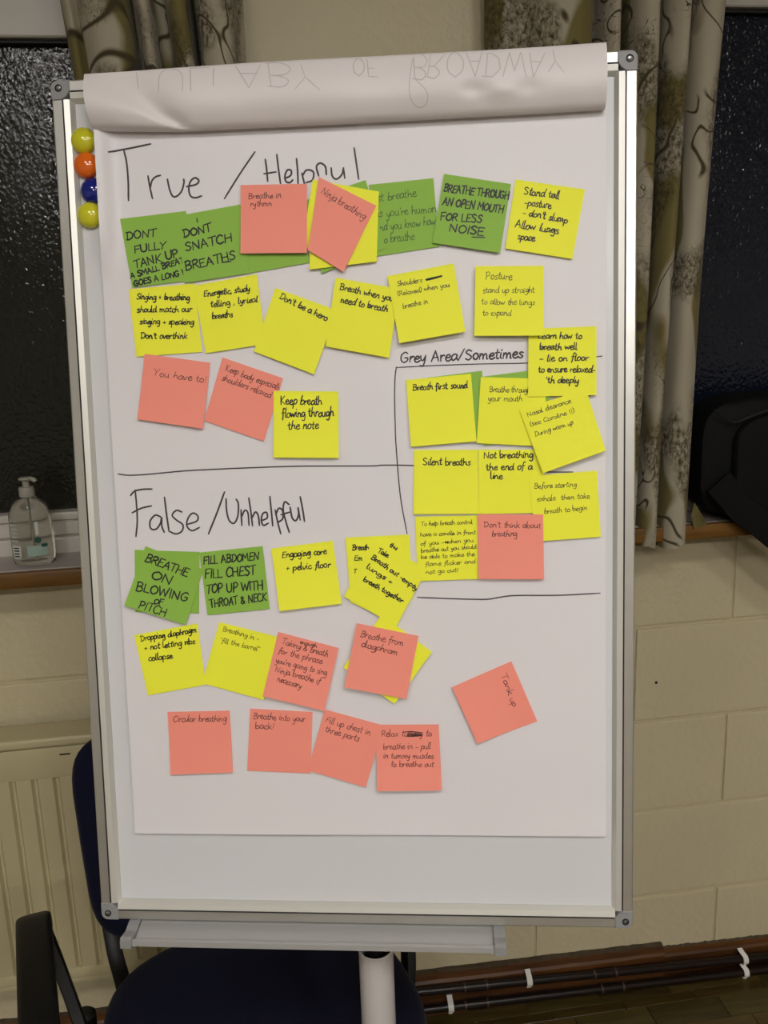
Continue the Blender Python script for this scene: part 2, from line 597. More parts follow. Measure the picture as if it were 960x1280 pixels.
def clip(px, py_, pa, pb, yy, lab, lean=0.0):
    w = wall_at(px, py_, -yy)
    x = w.x
    z = max(pz(x, pa, pb), PR + 0.001)
    e = empty('pipe_clip', lab, 'pipe clip', 'white clips holding the pipes', loc=(x, yy, z))
    r = PR + 0.0012
    pts = []
    for k in range(13):
        a = math.radians(200 - 220 * k / 12)
        pts.append(Vector((0, math.cos(a) * -1 * (r + 0.001) * -1, math.sin(a) * (r + 0.001))))
    # saddle over the pipe and a tongue going back to the skirting
    loop = [Vector((lean * 0.5, -yy * 0 + 0.012, 0.022)), Vector((lean * 0.3, 0.004, 0.0165)), Vector((0, -0.006, 0.0105)), Vector((0, -0.0116, 0.0)), Vector((0, -0.0085, -0.0085)), Vector((0, -0.001, -0.0117))]
    bm = bmesh.new()
    add_tube(bm, catmull(loop, 4), 1.0, 8, True, flat=(0.011, 0.0018, Vector((0, -1, 0.01))))
    bm.free()
    bm = bmesh.new()
    P = catmull(loop, 4)
    rows_ = []
    for i, q in enumerate(P):
        t = (P[min(i + 1, len(P) - 1)] - P[max(i - 1, 0)]).normalized()
        nrm = Vector((1, 0, 0)).cross(t).normalized()
        rows_.append([bm.verts.new(q + Vector((sx * 0.0062, 0, 0)) + nrm * sn) for sx, sn in ((-1, 0), (1, 0), (1, 0.0018), (-1, 0.0018))])
    for i in range(len(rows_) - 1):
        for k in range(4):
            bm.faces.new((rows_[i][k], rows_[i][(k + 1) % 4], rows_[i + 1][(k + 1) % 4], rows_[i + 1][k]))
    bm.faces.new(rows_[0]); bm.faces.new(rows_[-1][::-1])
    bm_obj('saddle', bm, M_CLIP, e)
    box('foot', -0.005, 0.005, -0.004, 0.012, -0.0165, -0.0125, M_CLIP, e, 0.0008)
clip(661, 1222, *P1, PY1, 'white pipe clip on the upper pipe nearest the right end of the pen tray')
clip(563, 1254, *P2, PY2, 'white pipe clip on the lower pipe close to the chair')
clip(930, 1198, *P1, PY1, 'white pipe clip on the upper pipe at the far right of the photo', -0.012)
clip(931, 1214, *P2, PY2, 'white pipe clip on the lower pipe at the far right of the photo', -0.012)

# ------------------------------------------------------------------ windows
def window(name, W, right_vis, zt, zb, glass):
    x0, x1, z0, z1 = W
    e = bpy.data.objects.new(name, None); COL.objects.link(e)
    tag(e, kind='structure')
    yb = 0.075
    # outer frame: head, jambs, bottom with two steps
    bm = bmesh.new()
    add_box(bm, x0, x1, 0.02, yb + 0.05, zt, z1, 0.003)
    add_box(bm, x0, x0 + 0.05, 0.03, yb + 0.05, z0, zt, 0.003)
    add_box(bm, x1 - 0.05, x1, 0.03, yb + 0.05, z0, zt, 0.003)
    bm_obj('window_frame', bm, M_UPVC, e)
    bm = bmesh.new()
    add_box(bm, x0 + 0.05, x1 - 0.05, 0.022, yb + 0.05, zb - 0.016, zb, 0.004, 2)
    add_box(bm, x0 + 0.05, x1 - 0.05, 0.016, yb + 0.05, zb - 0.045, zb - 0.0165, 0.003)
    add_box(bm, x0 + 0.05, x1 - 0.05, 0.004, yb + 0.05, z0 + 0.03, zb - 0.0455, 0.004, 2)
    bm_obj('bottom_rail', bm, M_UPVC, e)
    box('gasket', x0 + 0.05, x1 - 0.05, 0.035, 0.05, zt - 0.006, zt - 0.0002, M_UPVC_DK, e)
    box('pane', x0 + 0.045, x1 - 0.045, 0.052, 0.058, zb - 0.002, zt + 0.002, glass, e)
    return e
# heights from the photograph, read at the depth of the frame
w1t = wall_at(40, 46, -0.02).z
w1b = wall_at(50, 641, -0.03).z
w2t = wall_at(930, 8, -0.02).z
window('window_1', WIN1, None, w1t, w1b, M_GLASS)
w2 = window('window_2', WIN2, None, w2t, w1b, M_GLASS2)

def sill(x0, x1, name):
    e = bpy.data.objects.new(name, None); COL.objects.link(e)
    tag(e, kind='structure')
    box('sill_top', x0, x1, -0.105, 0.03, 1.148, 1.158, M_SILLTOP, e, 0.002)
    box('sill_nosing', x0, x1, -0.118, 0.0, 1.1265, 1.1478, M_WOOD, e, 0.004, 2)
    box('nosing_face', x0, x1, -0.1205, -0.1055, 1.127, 1.1575, M_WOOD, e, 0.004, 2)
    return e
sill(-1.5, -0.09, 'trim_1')
sill(0.65, 2.0, 'trim_2')

# ------------------------------------------------------------------ curtains
def curtain(label, ctrl, ztop, zbot, taper, uoff, group=None):
    """ctrl: list of (x, depth) along the cloth at the top; taper(x, t) -> x lower down"""
    P = catmull([Vector((x, -d, 0)) for x, d in ctrl], 7)
    acc = [0.0]
    for i in range(1, len(P)):
        acc.append(acc[-1] + (P[i] - P[i - 1]).length)
    n = len(P) - 1
    def fn(s, t):
        i = int(round(s * n))
        a, b = P[max(i - 1, 0)], P[min(i + 1, n)]
        tx = taper(P[i].x, t)
        amp = 1.0 + 0.12 * math.sin(t * 3 + i * 0.05)
        y = -0.085 + (P[i].y + 0.085) * amp + 0.004 * math.sin(t * 7 + i * 0.21)
        z = ztop + (zbot - ztop) * t + (0.004 * math.sin(i * 0.3) if t > 0.98 else 0)
        tg = (b - a).normalized()
        nn = Vector((tg.y, -tg.x, 0))
        if nn.y > 0 and abs(nn.y) > 0.2: nn = -nn
        return Vector((tx, y, z)), Vector((tg.y, -tg.x, 0))
    o = grid_sheet('curtain', fn, n, 60, 0.0012, M_CURT, uv=lambda s, t: (uoff + acc[int(round(s * n))], (1 - t) * (ztop - zbot)))
    tag(o, label, 'curtain', group)
    return o

def wx(u, v=60, off=0.1):
    return wall_at(u, v, off).x
# right curtain, folds read off the photograph (px, depth from wall)
rc = [(616, .05), (626, .075), (640, .085), (658, .09), (668, .115), (684, .135), (700, .13), (722, .13), (738, .11), (744, .05), (752, .055),
      (757, .10), (766, .125), (775, .11), (779, .035), (790, .03), (796, .105), (808, .13), (821, .115), (823, .03), (829, .025), (831, .11), (843, .14), (855, .125), (857, .05), (859, .06),
      (868, .13), (884, .145), (898, .13), (904, .11)]
rctrl = [(wx(u, 60, 0.1), d) for u, d in rc]
xr0 = wx(790, 400, 0.1)
def rtaper(x, t):
    if x > xr0 - 0.08:
        k = (x - (xr0 - 0.08))
        sc = 1 - 0.20 * max(0, (t - 0.12)) ** 0.8
        return (xr0 - 0.08) + k * sc
    return x
zb_r = wall_at(830, 681, 0.11).z
curtain('long patterned curtain in cream and olive hanging to the right of the whiteboard', rctrl, 2.36, zb_r, rtaper, 0.0)
lc = [(60, .06), (66, .08), (74, .085), (83, .08), (88, .115), (105, .14), (125, .145), (146, .13), (151, .08), (155, .10), (164, .13), (174, .125), (178, .07), (186, .06), (194, .065),
      (199, .11), (213, .135), (227, .12), (232, .05), (236, .055), (240, .11), (254, .135), (274, .14), (290, .12), (296, .07), (308, .05)]
lctrl = [(wx(u, 60, 0.1), d) for u, d in lc]
curtain('patterned curtain in cream and brown behind the top left corner of the whiteboard', lctrl, 2.36, zb_r, lambda x, t: x + 0.10 * t if x < -0.12 else x + 0.10 * t * max(0, 1 - (x + 0.12) / 0.15), 1.7)
# turned-back hem corner seen below the right curtain edge, in the same cloth (part of that curtain)
cur_r = bpy.data.objects['curtain']
hp = [wall_at(u, v, 0.125) for u, v in ((868, 628), (884, 654), (868, 662), (864, 645))]
hem = mesh_obj('hem_corner', hp + [q + Vector((0, 0.002, 0)) for q in hp], [(0, 1, 2, 3), (7, 6, 5, 4), (0, 4, 5, 1), (1, 5, 6, 2), (2, 6, 7, 3), (3, 7, 4, 0)], M_CURT, cur_r)
hl = hem.data.uv_layers.new(name='cloth')
for l in hem.data.loops:
    c = hem.data.vertices[l.vertex_index].co
    hl.data[l.index].uv = (c.x * 0.3 + 0.31, c.z * 0.3 + 0.52)
# rail that carries both curtains
cr = empty('curtain_rail', 'long white curtain track fixed above the windows', 'curtain rail', loc=(0, 0, 0))
box('track', -1.5, 2.0, -0.10, -0.08, 2.362, 2.385, M_UPVC, cr, 0.003)
for x in (-1.2, 0.25, 1.7):
    box('bracket', x - 0.015, x + 0.015, -0.085, -0.001, 2.386, 2.41, M_UPVC, cr, 0.002)

# ------------------------------------------------------------------ radiator
ry = -0.10
zt_ = wall_at(50, 923, 0.10).z
zf = wall_at(50, 966, 0.10).z
zbm = wall_at(65, 1234, 0.10).z
xe = -0.02
rad = empty('radiator', 'cream ribbed panel radiator under the left window', 'radiator', loc=(-0.7, -0.06, zbm))
def rp(v): return Vector(v) - rad.location
bm = bmesh.new()
pitch = 0.0405
x = -1.35
prof = []
xr = wall_at(75, 1100, 0.10).x
# pressed vertical channels: flat, dip, flat
xs = []
ph = xr - math.floor((xr + 1.35) / pitch) * pitch
xx = ph
while xx < xe:
    for dx, dy in ((0.0, 0.0), (0.010, 0.0), (0.0145, 0.008), (0.0185, 0.008), (0.023, 0.0)):
        xs.append((xx + dx, ry + dy))
    xx += pitch
front = [(a, b) for a, b in xs]
zA, zB = zbm + 0.028, zf - 0.004
vt = []
for (a, b) in front:
    vt.append([bm.verts.new(rp((a, b, zA + (0.012 if b > ry + .001 else 0)))), bm.verts.new(rp((a, b, zB - (0.008 if b > ry + .001 else 0))))])
for i in range(len(vt) - 1):
    bm.faces.new((vt[i][0], vt[i + 1][0], vt[i + 1][1], vt[i][1]))
xa_, xb_ = front[0][0], front[-1][0]
bm_obj('ribbed_panel', bm, M_RAD, rad)
def rbox(n, x0, x1, y0, y1, z0, z1, b=0.003, s=2):
    o = box(n, x0 - rad.location.x, x1 - rad.location.x, y0 - rad.location.y, y1 - rad.location.y, z0 - rad.location.z, z1 - rad.location.z, M_RAD, rad, b, s)
    return o
rbox('core', xa_, xb_, ry + 0.0085, -0.03, zA, zB, 0.002, 1)
rbox('face_rim', xa_ - 0.01, xb_ + 0.01, ry - 0.001, ry + 0.012, zB - 0.010, zt_ - 0.021, 0.004)
rbox('bottom_rim', xa_ - 0.01, xb_ + 0.01, ry - 0.001, ry + 0.012, zbm + 0.014, zA + 0.010, 0.003)
rbox('bottom_rim', xa_ - 0.01, xb_ + 0.01, ry + 0.003, ry + 0.02, zbm, zbm + 0.0138, 0.003)
rbox('top_cover', xa_ - 0.014, xb_ + 0.014, ry - 0.004, -0.028, zt_ - 0.020, zt_, 0.007, 3)
rbox('side_panel', xa_ - 0.012, xa_ - 0.010, ry, -0.03, zA, zt_ - 0.02, 0.0, 1)
rbox('side_panel', xb_ + 0.010, xb_ + 0.012, ry, -0.03, zA, zt_ - 0.02, 0.0, 1)
for bx in (-1.1, -0.3):
    rbox('wall_bracket', bx, bx + 0.03, -0.031, -0.0015, zA + 0.05, zB - 0.05, 0.0, 1)
# chip on the cover
c = wall_at(82, 944, 0.105)
rb = box('paint_chip', c.x - 0.012 - rad.location.x, c.x + 0.008 - rad.location.x, ry - 0.0016 + 0.06, ry - 0.0008 + 0.06, zt_ - 0.0385 - rad.location.z, zt_ - 0.0355 - rad.location.z, M_DARK, rad)

# ------------------------------------------------------------------ board frame of reference
BX = Vector((0.97610983, -0.21727769, 0.0))
BU = Vector((0.02563867, 0.11518054, 0.99301365))
BN = Vector((-0.21575971, -0.96929039, 0.11799956))
BC = Vector((0.11014575, -0.74183968, 1.39162629))
BN = BX.cross(BU).normalized()
BM = Matrix(((BX.x, BU.x, BN.x, BC.x), (BX.y, BU.y, BN.y, BC.y), (BX.z, BU.z, BN.z, BC.z), (0, 0, 0, 1)))
BMI = BM.inverted()

def bd(u, v, n=0.0):            # pixel -> board coordinates on the plane n in front of the board
    w = on_plane(u, v, BC + BN * n, BN)
    return BMI @ w

CAMB = BMI @ CAM
def bray(u, v):                 # viewing ray in board coordinates
    return (BMI.to_3x3() @ ray(u, v)).normalized()

easel = empty('flipchart_easel', 'whiteboard easel with aluminium frame, pen tray and white pole', 'easel', mtx=BM)
UL, UR, VB, VT = -0.3265, 0.3225, -0.522, 0.4755
# panel
box('board_panel', UL + 0.012, UR - 0.012, VB + 0.012, VT - 0.012, -0.012, 0.0, M_BOARD, easel)
def rail(horizontal, a0, a1, edge, sgn):
    """frame rail in aluminium: outer band, groove, inner lip; edge = outer edge coordinate, sgn = direction inwards"""
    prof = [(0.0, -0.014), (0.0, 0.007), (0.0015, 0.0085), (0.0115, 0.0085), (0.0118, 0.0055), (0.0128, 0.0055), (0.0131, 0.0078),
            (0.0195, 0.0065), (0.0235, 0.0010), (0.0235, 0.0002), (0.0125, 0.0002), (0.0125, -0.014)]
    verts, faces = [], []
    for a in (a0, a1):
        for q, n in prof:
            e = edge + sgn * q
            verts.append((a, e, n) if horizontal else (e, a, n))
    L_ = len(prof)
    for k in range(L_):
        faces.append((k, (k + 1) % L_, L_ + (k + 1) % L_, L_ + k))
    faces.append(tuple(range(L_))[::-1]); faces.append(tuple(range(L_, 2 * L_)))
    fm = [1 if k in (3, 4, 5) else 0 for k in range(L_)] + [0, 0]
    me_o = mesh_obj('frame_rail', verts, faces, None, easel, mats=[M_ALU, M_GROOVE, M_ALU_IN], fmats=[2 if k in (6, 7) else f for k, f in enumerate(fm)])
    bm = bmesh.new(); bm.from_mesh(me_o.data); bmesh.ops.recalc_face_normals(bm, faces=bm.faces[:]); bm.to_mesh(me_o.data); bm.free()
    return me_o
cs = 0.0205
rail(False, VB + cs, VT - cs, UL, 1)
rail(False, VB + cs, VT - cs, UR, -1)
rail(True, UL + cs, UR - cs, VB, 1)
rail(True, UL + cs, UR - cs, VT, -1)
def corner(cu, cv, su, sv):
    bm = bmesh.new()
    s = 0.0215; r = 0.008; inr = 0.004
    pts = [(s, 0), (s, s * 0.62), (s * 0.9, s * 0.85), (s * 0.62, s), (0, s)]
    out = [(0, s)]
    n = 6
    arc = [(r - r * math.cos(math.pi / 2 * k / n), r - r * math.sin(math.pi / 2 * k / n)) for k in range(n + 1)]
    poly = [(0, s)] + arc + [(s, 0), (s, s * 0.55), (s * 0.82, s * 0.82), (s * 0.55, s)]
    vb = [bm.verts.new((cu + su * a, cv + sv * b, -0.0145)) for a, b in poly]
    vt_ = [bm.verts.new((cu + su * a, cv + sv * b, 0.0085)) for a, b in poly]
    vt2 = [bm.verts.new((cu + su * (a * 0.92 + s * 0.04), cv + sv * (b * 0.92 + s * 0.04), 0.0098)) for a, b in poly]
    L_ = len(poly)
    for A, B in ((vb, vt_), (vt_, vt2)):
        for k in range(L_):
            bm.faces.new((A[k], A[(k + 1) % L_], B[(k + 1) % L_], B[k]))
    bm.faces.new(vt2); bm.faces.new(vb[::-1])
    o = bm_obj('corner_cap', bm, M_CORNER, easel)
    bm = bmesh.new()
    add_lathe(bm, [(0.0041, 0.0085), (0.0041, 0.0103), (0.0032, 0.0105), (0.003, 0.0098)], 20)
    h = bm_obj('screw_recess', bm, M_DARK, o)
    h.location = (cu + su * 0.0088, cv + sv * 0.0088, 0)
    bm = bmesh.new()
    add_lathe(bm, [(0.0024, 0.0095), (0.0024, 0.0108), (0.0014, 0.0112)], 16)
    h = bm_obj('screw', bm, M_SCREW, o)
    h.location = (cu + su * 0.0092, cv + sv * 0.0085, 0)
corner(UL, VT, 1, -1); corner(UR, VT, -1, -1); corner(UL, VB, 1, 1); corner(UR, VB, -1, 1)

# pen tray, a channel running along the lower edge and reaching out towards the viewer
def solve_n(u, v, vv):          # n at which the viewing ray crosses board coordinate v = vv
    d = bray(u, v)
    t = (vv - CAMB.y) / d.y
    return CAMB + d * t
TV = VB - 0.012
tl = solve_n(150, 1180, TV); tr = solve_n(633, 1187, TV)
TN = (tl.z + tr.z) / 2
tu0, tu1 = tl.x, tr.x
tray = bm = bmesh.new()
tp = [(-0.004, TV + 0.010), (0.004, TV + 0.006), (TN - 0.010, TV - 0.002), (TN - 0.004, TV + 0.003), (TN, TV + 0.0025), (TN, TV - 0.004), (TN - 0.006, TV - 0.007), (-0.004, TV - 0.001)]
va = [[bm.verts.new((a, q[1], q[0])) for q in tp] for a in (tu0 + 0.014, tu1 - 0.014)]
for k in range(8):
    bm.faces.new((va[0][k], va[0][(k + 1) % 8], va[1][(k + 1) % 8], va[1][k]))
bm.faces.new(va[0]); bm.faces.new(va[1][::-1])
tr_o = bm_obj('pen_tray', bm, M_TRAY, easel)
for a, b in ((tu0, tu0 + 0.0138), (tu1 - 0.0138, tu1)):
    bm = bmesh.new()
    tq = [(-0.004, TV + 0.012), (0.006, TV + 0.0105), (TN * 0.55, TV + 0.005), (TN - 0.003, TV + 0.0065), (TN + 0.002, TV + 0.004), (TN + 0.002, TV - 0.006), (TN - 0.006, TV - 0.0085), (-0.004, TV - 0.002)]
    va = [[bm.verts.new((c_, q[1], q[0])) for q in tq] for c_ in (a, b)]
    for k in range(8):
        bm.faces.new((va[0][k], va[0][(k + 1) % 8], va[1][(k + 1) % 8], va[1][k]))
    bm.faces.new(va[0]); bm.faces.new(va[1][::-1])
    bm_obj('tray_end_cap', bm, M_CORNER, tr_o)

# pole and feet (world coordinates -> easel space)
def eb(v): return BMI @ Vector(v)
yp = -0.775
pt = on_plane(470, 1190, Vector((0, yp, 0)), Vector((0, 1, 0)))
pxw, pzw = pt.x, pt.z
bm = bmesh.new()
PRD = 0.0222
def pw(p): return BMI @ Vector(p)
tb = []
for (r, z) in ((PRD, 0.10), (PRD, pzw + 0.006), (PRD - 0.0015, pzw + 0.007), (PRD - 0.003, pzw + 0.004), (PRD - 0.003, pzw - 0.05)):
    tb.append([bm.verts.new(pw((pxw + r * math.cos(2 * math.pi * k / 40), yp + r * math.sin(2 * math.pi * k / 40), z))) for k in range(40)])
for i in range(4):
    for k in range(40):
        bm.faces.new((tb[i][k], tb[i][(k + 1) % 40], tb[i + 1][(k + 1) % 40], tb[i + 1][k]))
bm_obj('pole', bm, M_POLE, easel, smooth=True)
tube('inner_pole', [pw((pxw, yp + 0.004, pzw - 0.04)), pw((pxw, yp + 0.004, pzw + 0.04)), pw((pxw, yp + 0.03, pzw + 0.12)), pw((pxw, yp + 0.10, pzw + 0.55))], 0.0125, M_BLACK, easel)
hub = tube('base_hub', [pw((pxw, yp, 0.06)), pw((pxw, yp, 0.13))], 0.034, M_BLACK, easel, 24)
for ang in (205, 335, 90):
    a = math.radians(ang)
    ln = 0.42 if ang != 90 else 0.30
    q = Vector((pxw + math.cos(a) * ln, yp + math.sin(a) * ln, 0.016))
    lg = tube('foot', [pw((pxw, yp, 0.09)), pw(((pxw + q.x) / 2, (yp + q.y) / 2, 0.05)), pw(q)], 0.014, M_POLE, easel)

# ------------------------------------------------------------------ flipchart pad
pad = empty('flipchart_pad', 'large white flipchart pad with handwritten headings, top sheets folded over', 'flipchart pad', mtx=BM)
PAD_N = 0.0045
pc = [bd(116, 150, PAD_N), bd(757.5, 120, PAD_N), bd(757, 1045, PAD_N), bd(168.5, 1041.5, PAD_N)]
magc = [(103.5, 175), (107, 206), (115, 238), (111.5, 268.5)]
mag_b = [bd(u, v, 0.004) for u, v in magc]
def pad_lift(x, y):
    l = 0.0
    # lifted over the magnets at the left margin
    top, bot = mag_b[0].y + 0.02, mag_b[-1].y - 0.02
    k = 1.0
    if y > top: k = max(0, 1 - (y - top) / 0.05)
    if y < bot: k = max(0, 1 - (bot - y) / 0.06)
    edge = pc[0].x + (pc[3].x - pc[0].x) * (pc[0].y - y) / (pc[0].y - pc[3].y)
    d = max(0, (x - edge)) / 0.027
    if d < 1:
        l += 0.0125 * (0.5 + 0.5 * math.cos(math.pi * d)) * (k * k * (3 - 2 * k))
    w = noise.noise(Vector((x * 5, y * 5, 0.3))) * 0.0012
    # soft buckles under the fold
    t = max(0, 1 - abs(y - 0.335) / 0.07)
    w += t * 0.0011 * noise.noise(Vector((x * 14, y * 9, 4)))
    return l + w
LIFT_DX = bd(118, 220, PAD_N + 0.0125).x - bd(118, 220, PAD_N).x
def pad_fn(s, t):
    a = pc[0].lerp(pc[1], s); b = pc[3].lerp(pc[2], s)
    p = a.lerp(b, t)
    l_ = pad_lift(p.x, p.y)
    k_ = max(0.0, l_ - 0.001) / 0.0125
    p = Vector((p.x + LIFT_DX * k_ + 0.0005, p.y, PAD_N + l_))
    # slight curl at the loose bottom edge
    if t > 0.97: p.z += (t - 0.97) / 0.03 * 0.0008
    return p, Vector((0, 0, 1))
sheet = grid_sheet('top_sheet', pad_fn, 120, 150, 0.0004, M_PAPER, pad)
# sheets underneath (a slightly shifted second edge shows at the bottom)
def under_fn(s, t):
    a = pc[0].lerp(pc[1], 0.01 + s * 0.988); b = pc[3].lerp(pc[2], 0.42 + s * 0.578)
    p = a.lerp(b, t) + Vector((0, -0.0015 if t == 1 else 0, 0))
    return Vector((p.x, p.y, 0.0022)), Vector((0, 0, 1))
pad_under = grid_sheet('under_sheets', under_fn, 4, 4, 0.0012, M_PAPER, pad)

# folded-over sheets bulging over the top edge
lipL = [(118.5, 163), (180, 164), (237, 163.5), (300, 160.5), (420, 155), (560, 147.5), (680, 141), (756, 136.5)]
topL = [(105, 91), (160, 87.5), (237, 82), (300, 77.5), (420, 71), (560, 64), (680, 57), (757.5, 51.5)]
def interp(L_, x):
    for i in range(len(L_) - 1):
        if x <= L_[i + 1][0] or i == len(L_) - 2:
            a, b = L_[i], L_[i + 1]
            return a[1] + (b[1] - a[1]) * (x - a[0]) / (b[0] - a[0])
NL, NT = 0.014, 0.022
def flap_fn(s, t):
    """t 0..1 : from the clamp, down behind, round the lip, up the front, over the top and down the back"""
    ul = lipL[0][0] + (lipL[-1][0] - lipL[0][0]) * s
    ut = topL[0][0] + (topL[-1][0] - topL[0][0]) * s
    lip = bd(ul, interp(lipL, ul) , NL)
    top = bd(ut, interp(topL, ut) + 1, NT)
    H_ = top.y - lip.y
    prof = [(0.42, 0.0065), (0.16, 0.0068), (0.045, 0.0075), (0.008, 0.0095), (0.0, 0.0135), (0.02, 0.0185), (0.10, 0.0240), (0.30, 0.0300), (0.55, 0.0315),
            (0.78, 0.0290), (0.93, 0.0255), (0.99, 0.0225), (1.0, 0.019), (0.985, 0.014), (0.97, 0.0), (0.95, -0.022), (0.75, -0.030), (0.0, -0.034), (-1.2, -0.036)]
    m = len(prof) - 1
    f = t * m
    i = min(int(f), m - 1); g = f - i
    a = prof[max(i - 1, 0)]; b = prof[i]; c = prof[i + 1]; d = prof[min(i + 2, m)]
    def cr(k): return 0.5 * (2 * b[k] + (c[k] - a[k]) * g + (2 * a[k] - 5 * b[k] + 4 * c[k] - d[k]) * g * g + (3 * b[k] - a[k] - 3 * c[k] + d[k]) * g ** 3)
    h, n = (cr(0), cr(1)) if i < m - 1 else (b[0] + (c[0] - b[0]) * g, b[1] + (c[1] - b[1]) * g)
    x = lip.x + (top.x - lip.x) * max(0, min(1, h))
    y = lip.y + H_ * h
    front = max(0.0, min(1.0, (t * m - 4.2) / 1.2)) * max(0.0, min(1.0, (12.2 - t * m) / 1.5))
    px_ = ul + (ut - ul) * max(0, min(1, h))
    # a crease fans from the lip near px 237 up to the left corner
    hh = max(0, min(1, h))
    cx = 237 - 95 * hh ** 0.8
    dd = (px_ - cx) / (10 + 34 * hh)
    dent = math.exp(-dd * dd) * (1 - hh) ** 0.35 * min(1, hh * 5 + 0.25)
    n -= front * 0.0085 * dent
    dd2 = (px_ - (cx - 60 - 10 * hh)) / (40 + 10 * hh)
    n += front * 0.0035 * math.exp(-dd2 * dd2) * (1 - hh)
    # small dents to the right
    for (qx, qh, qa, qr) in ((590, 0.36, 0.0030, 13), (627, 0.30, -0.0028, 14), (660, 0.34, 0.0022, 14), (612, 0.50, -0.0018, 16), (480, 0.6, 0.0012, 30)):
        e2 = ((px_ - qx) / qr) ** 2 + ((hh - qh) * 85 / (qr * 0.7)) ** 2
        n -= front * qa * math.exp(-e2)
    n += front * 0.0012 * noise.noise(Vector((px_ * 0.012, hh * 1.6, 2)))
    return Vector((x, y, n)), Vector((0, 0, 1))
def flap_geo():
    nu, nv = 130, 108
    g = [[flap_fn(i / nu, j / nv)[0] for i in range(nu + 1)] for j in range(nv + 1)]
    def fn(s, t):
        i, j = int(round(s * nu)), int(round(t * nv))
        du = g[j][min(i + 1, nu)] - g[j][max(i - 1, 0)]
        dv = g[min(j + 1, nv)][i] - g[max(j - 1, 0)][i]
        n = dv.cross(du)
        n = n.normalized() if n.length > 1e-9 else Vector((0, 0, 1))
        return g[j][i], -n
    return grid_sheet('folded_sheets', fn, nu, nv, 0.0006, M_FLAP, pad)
flap = flap_geo()

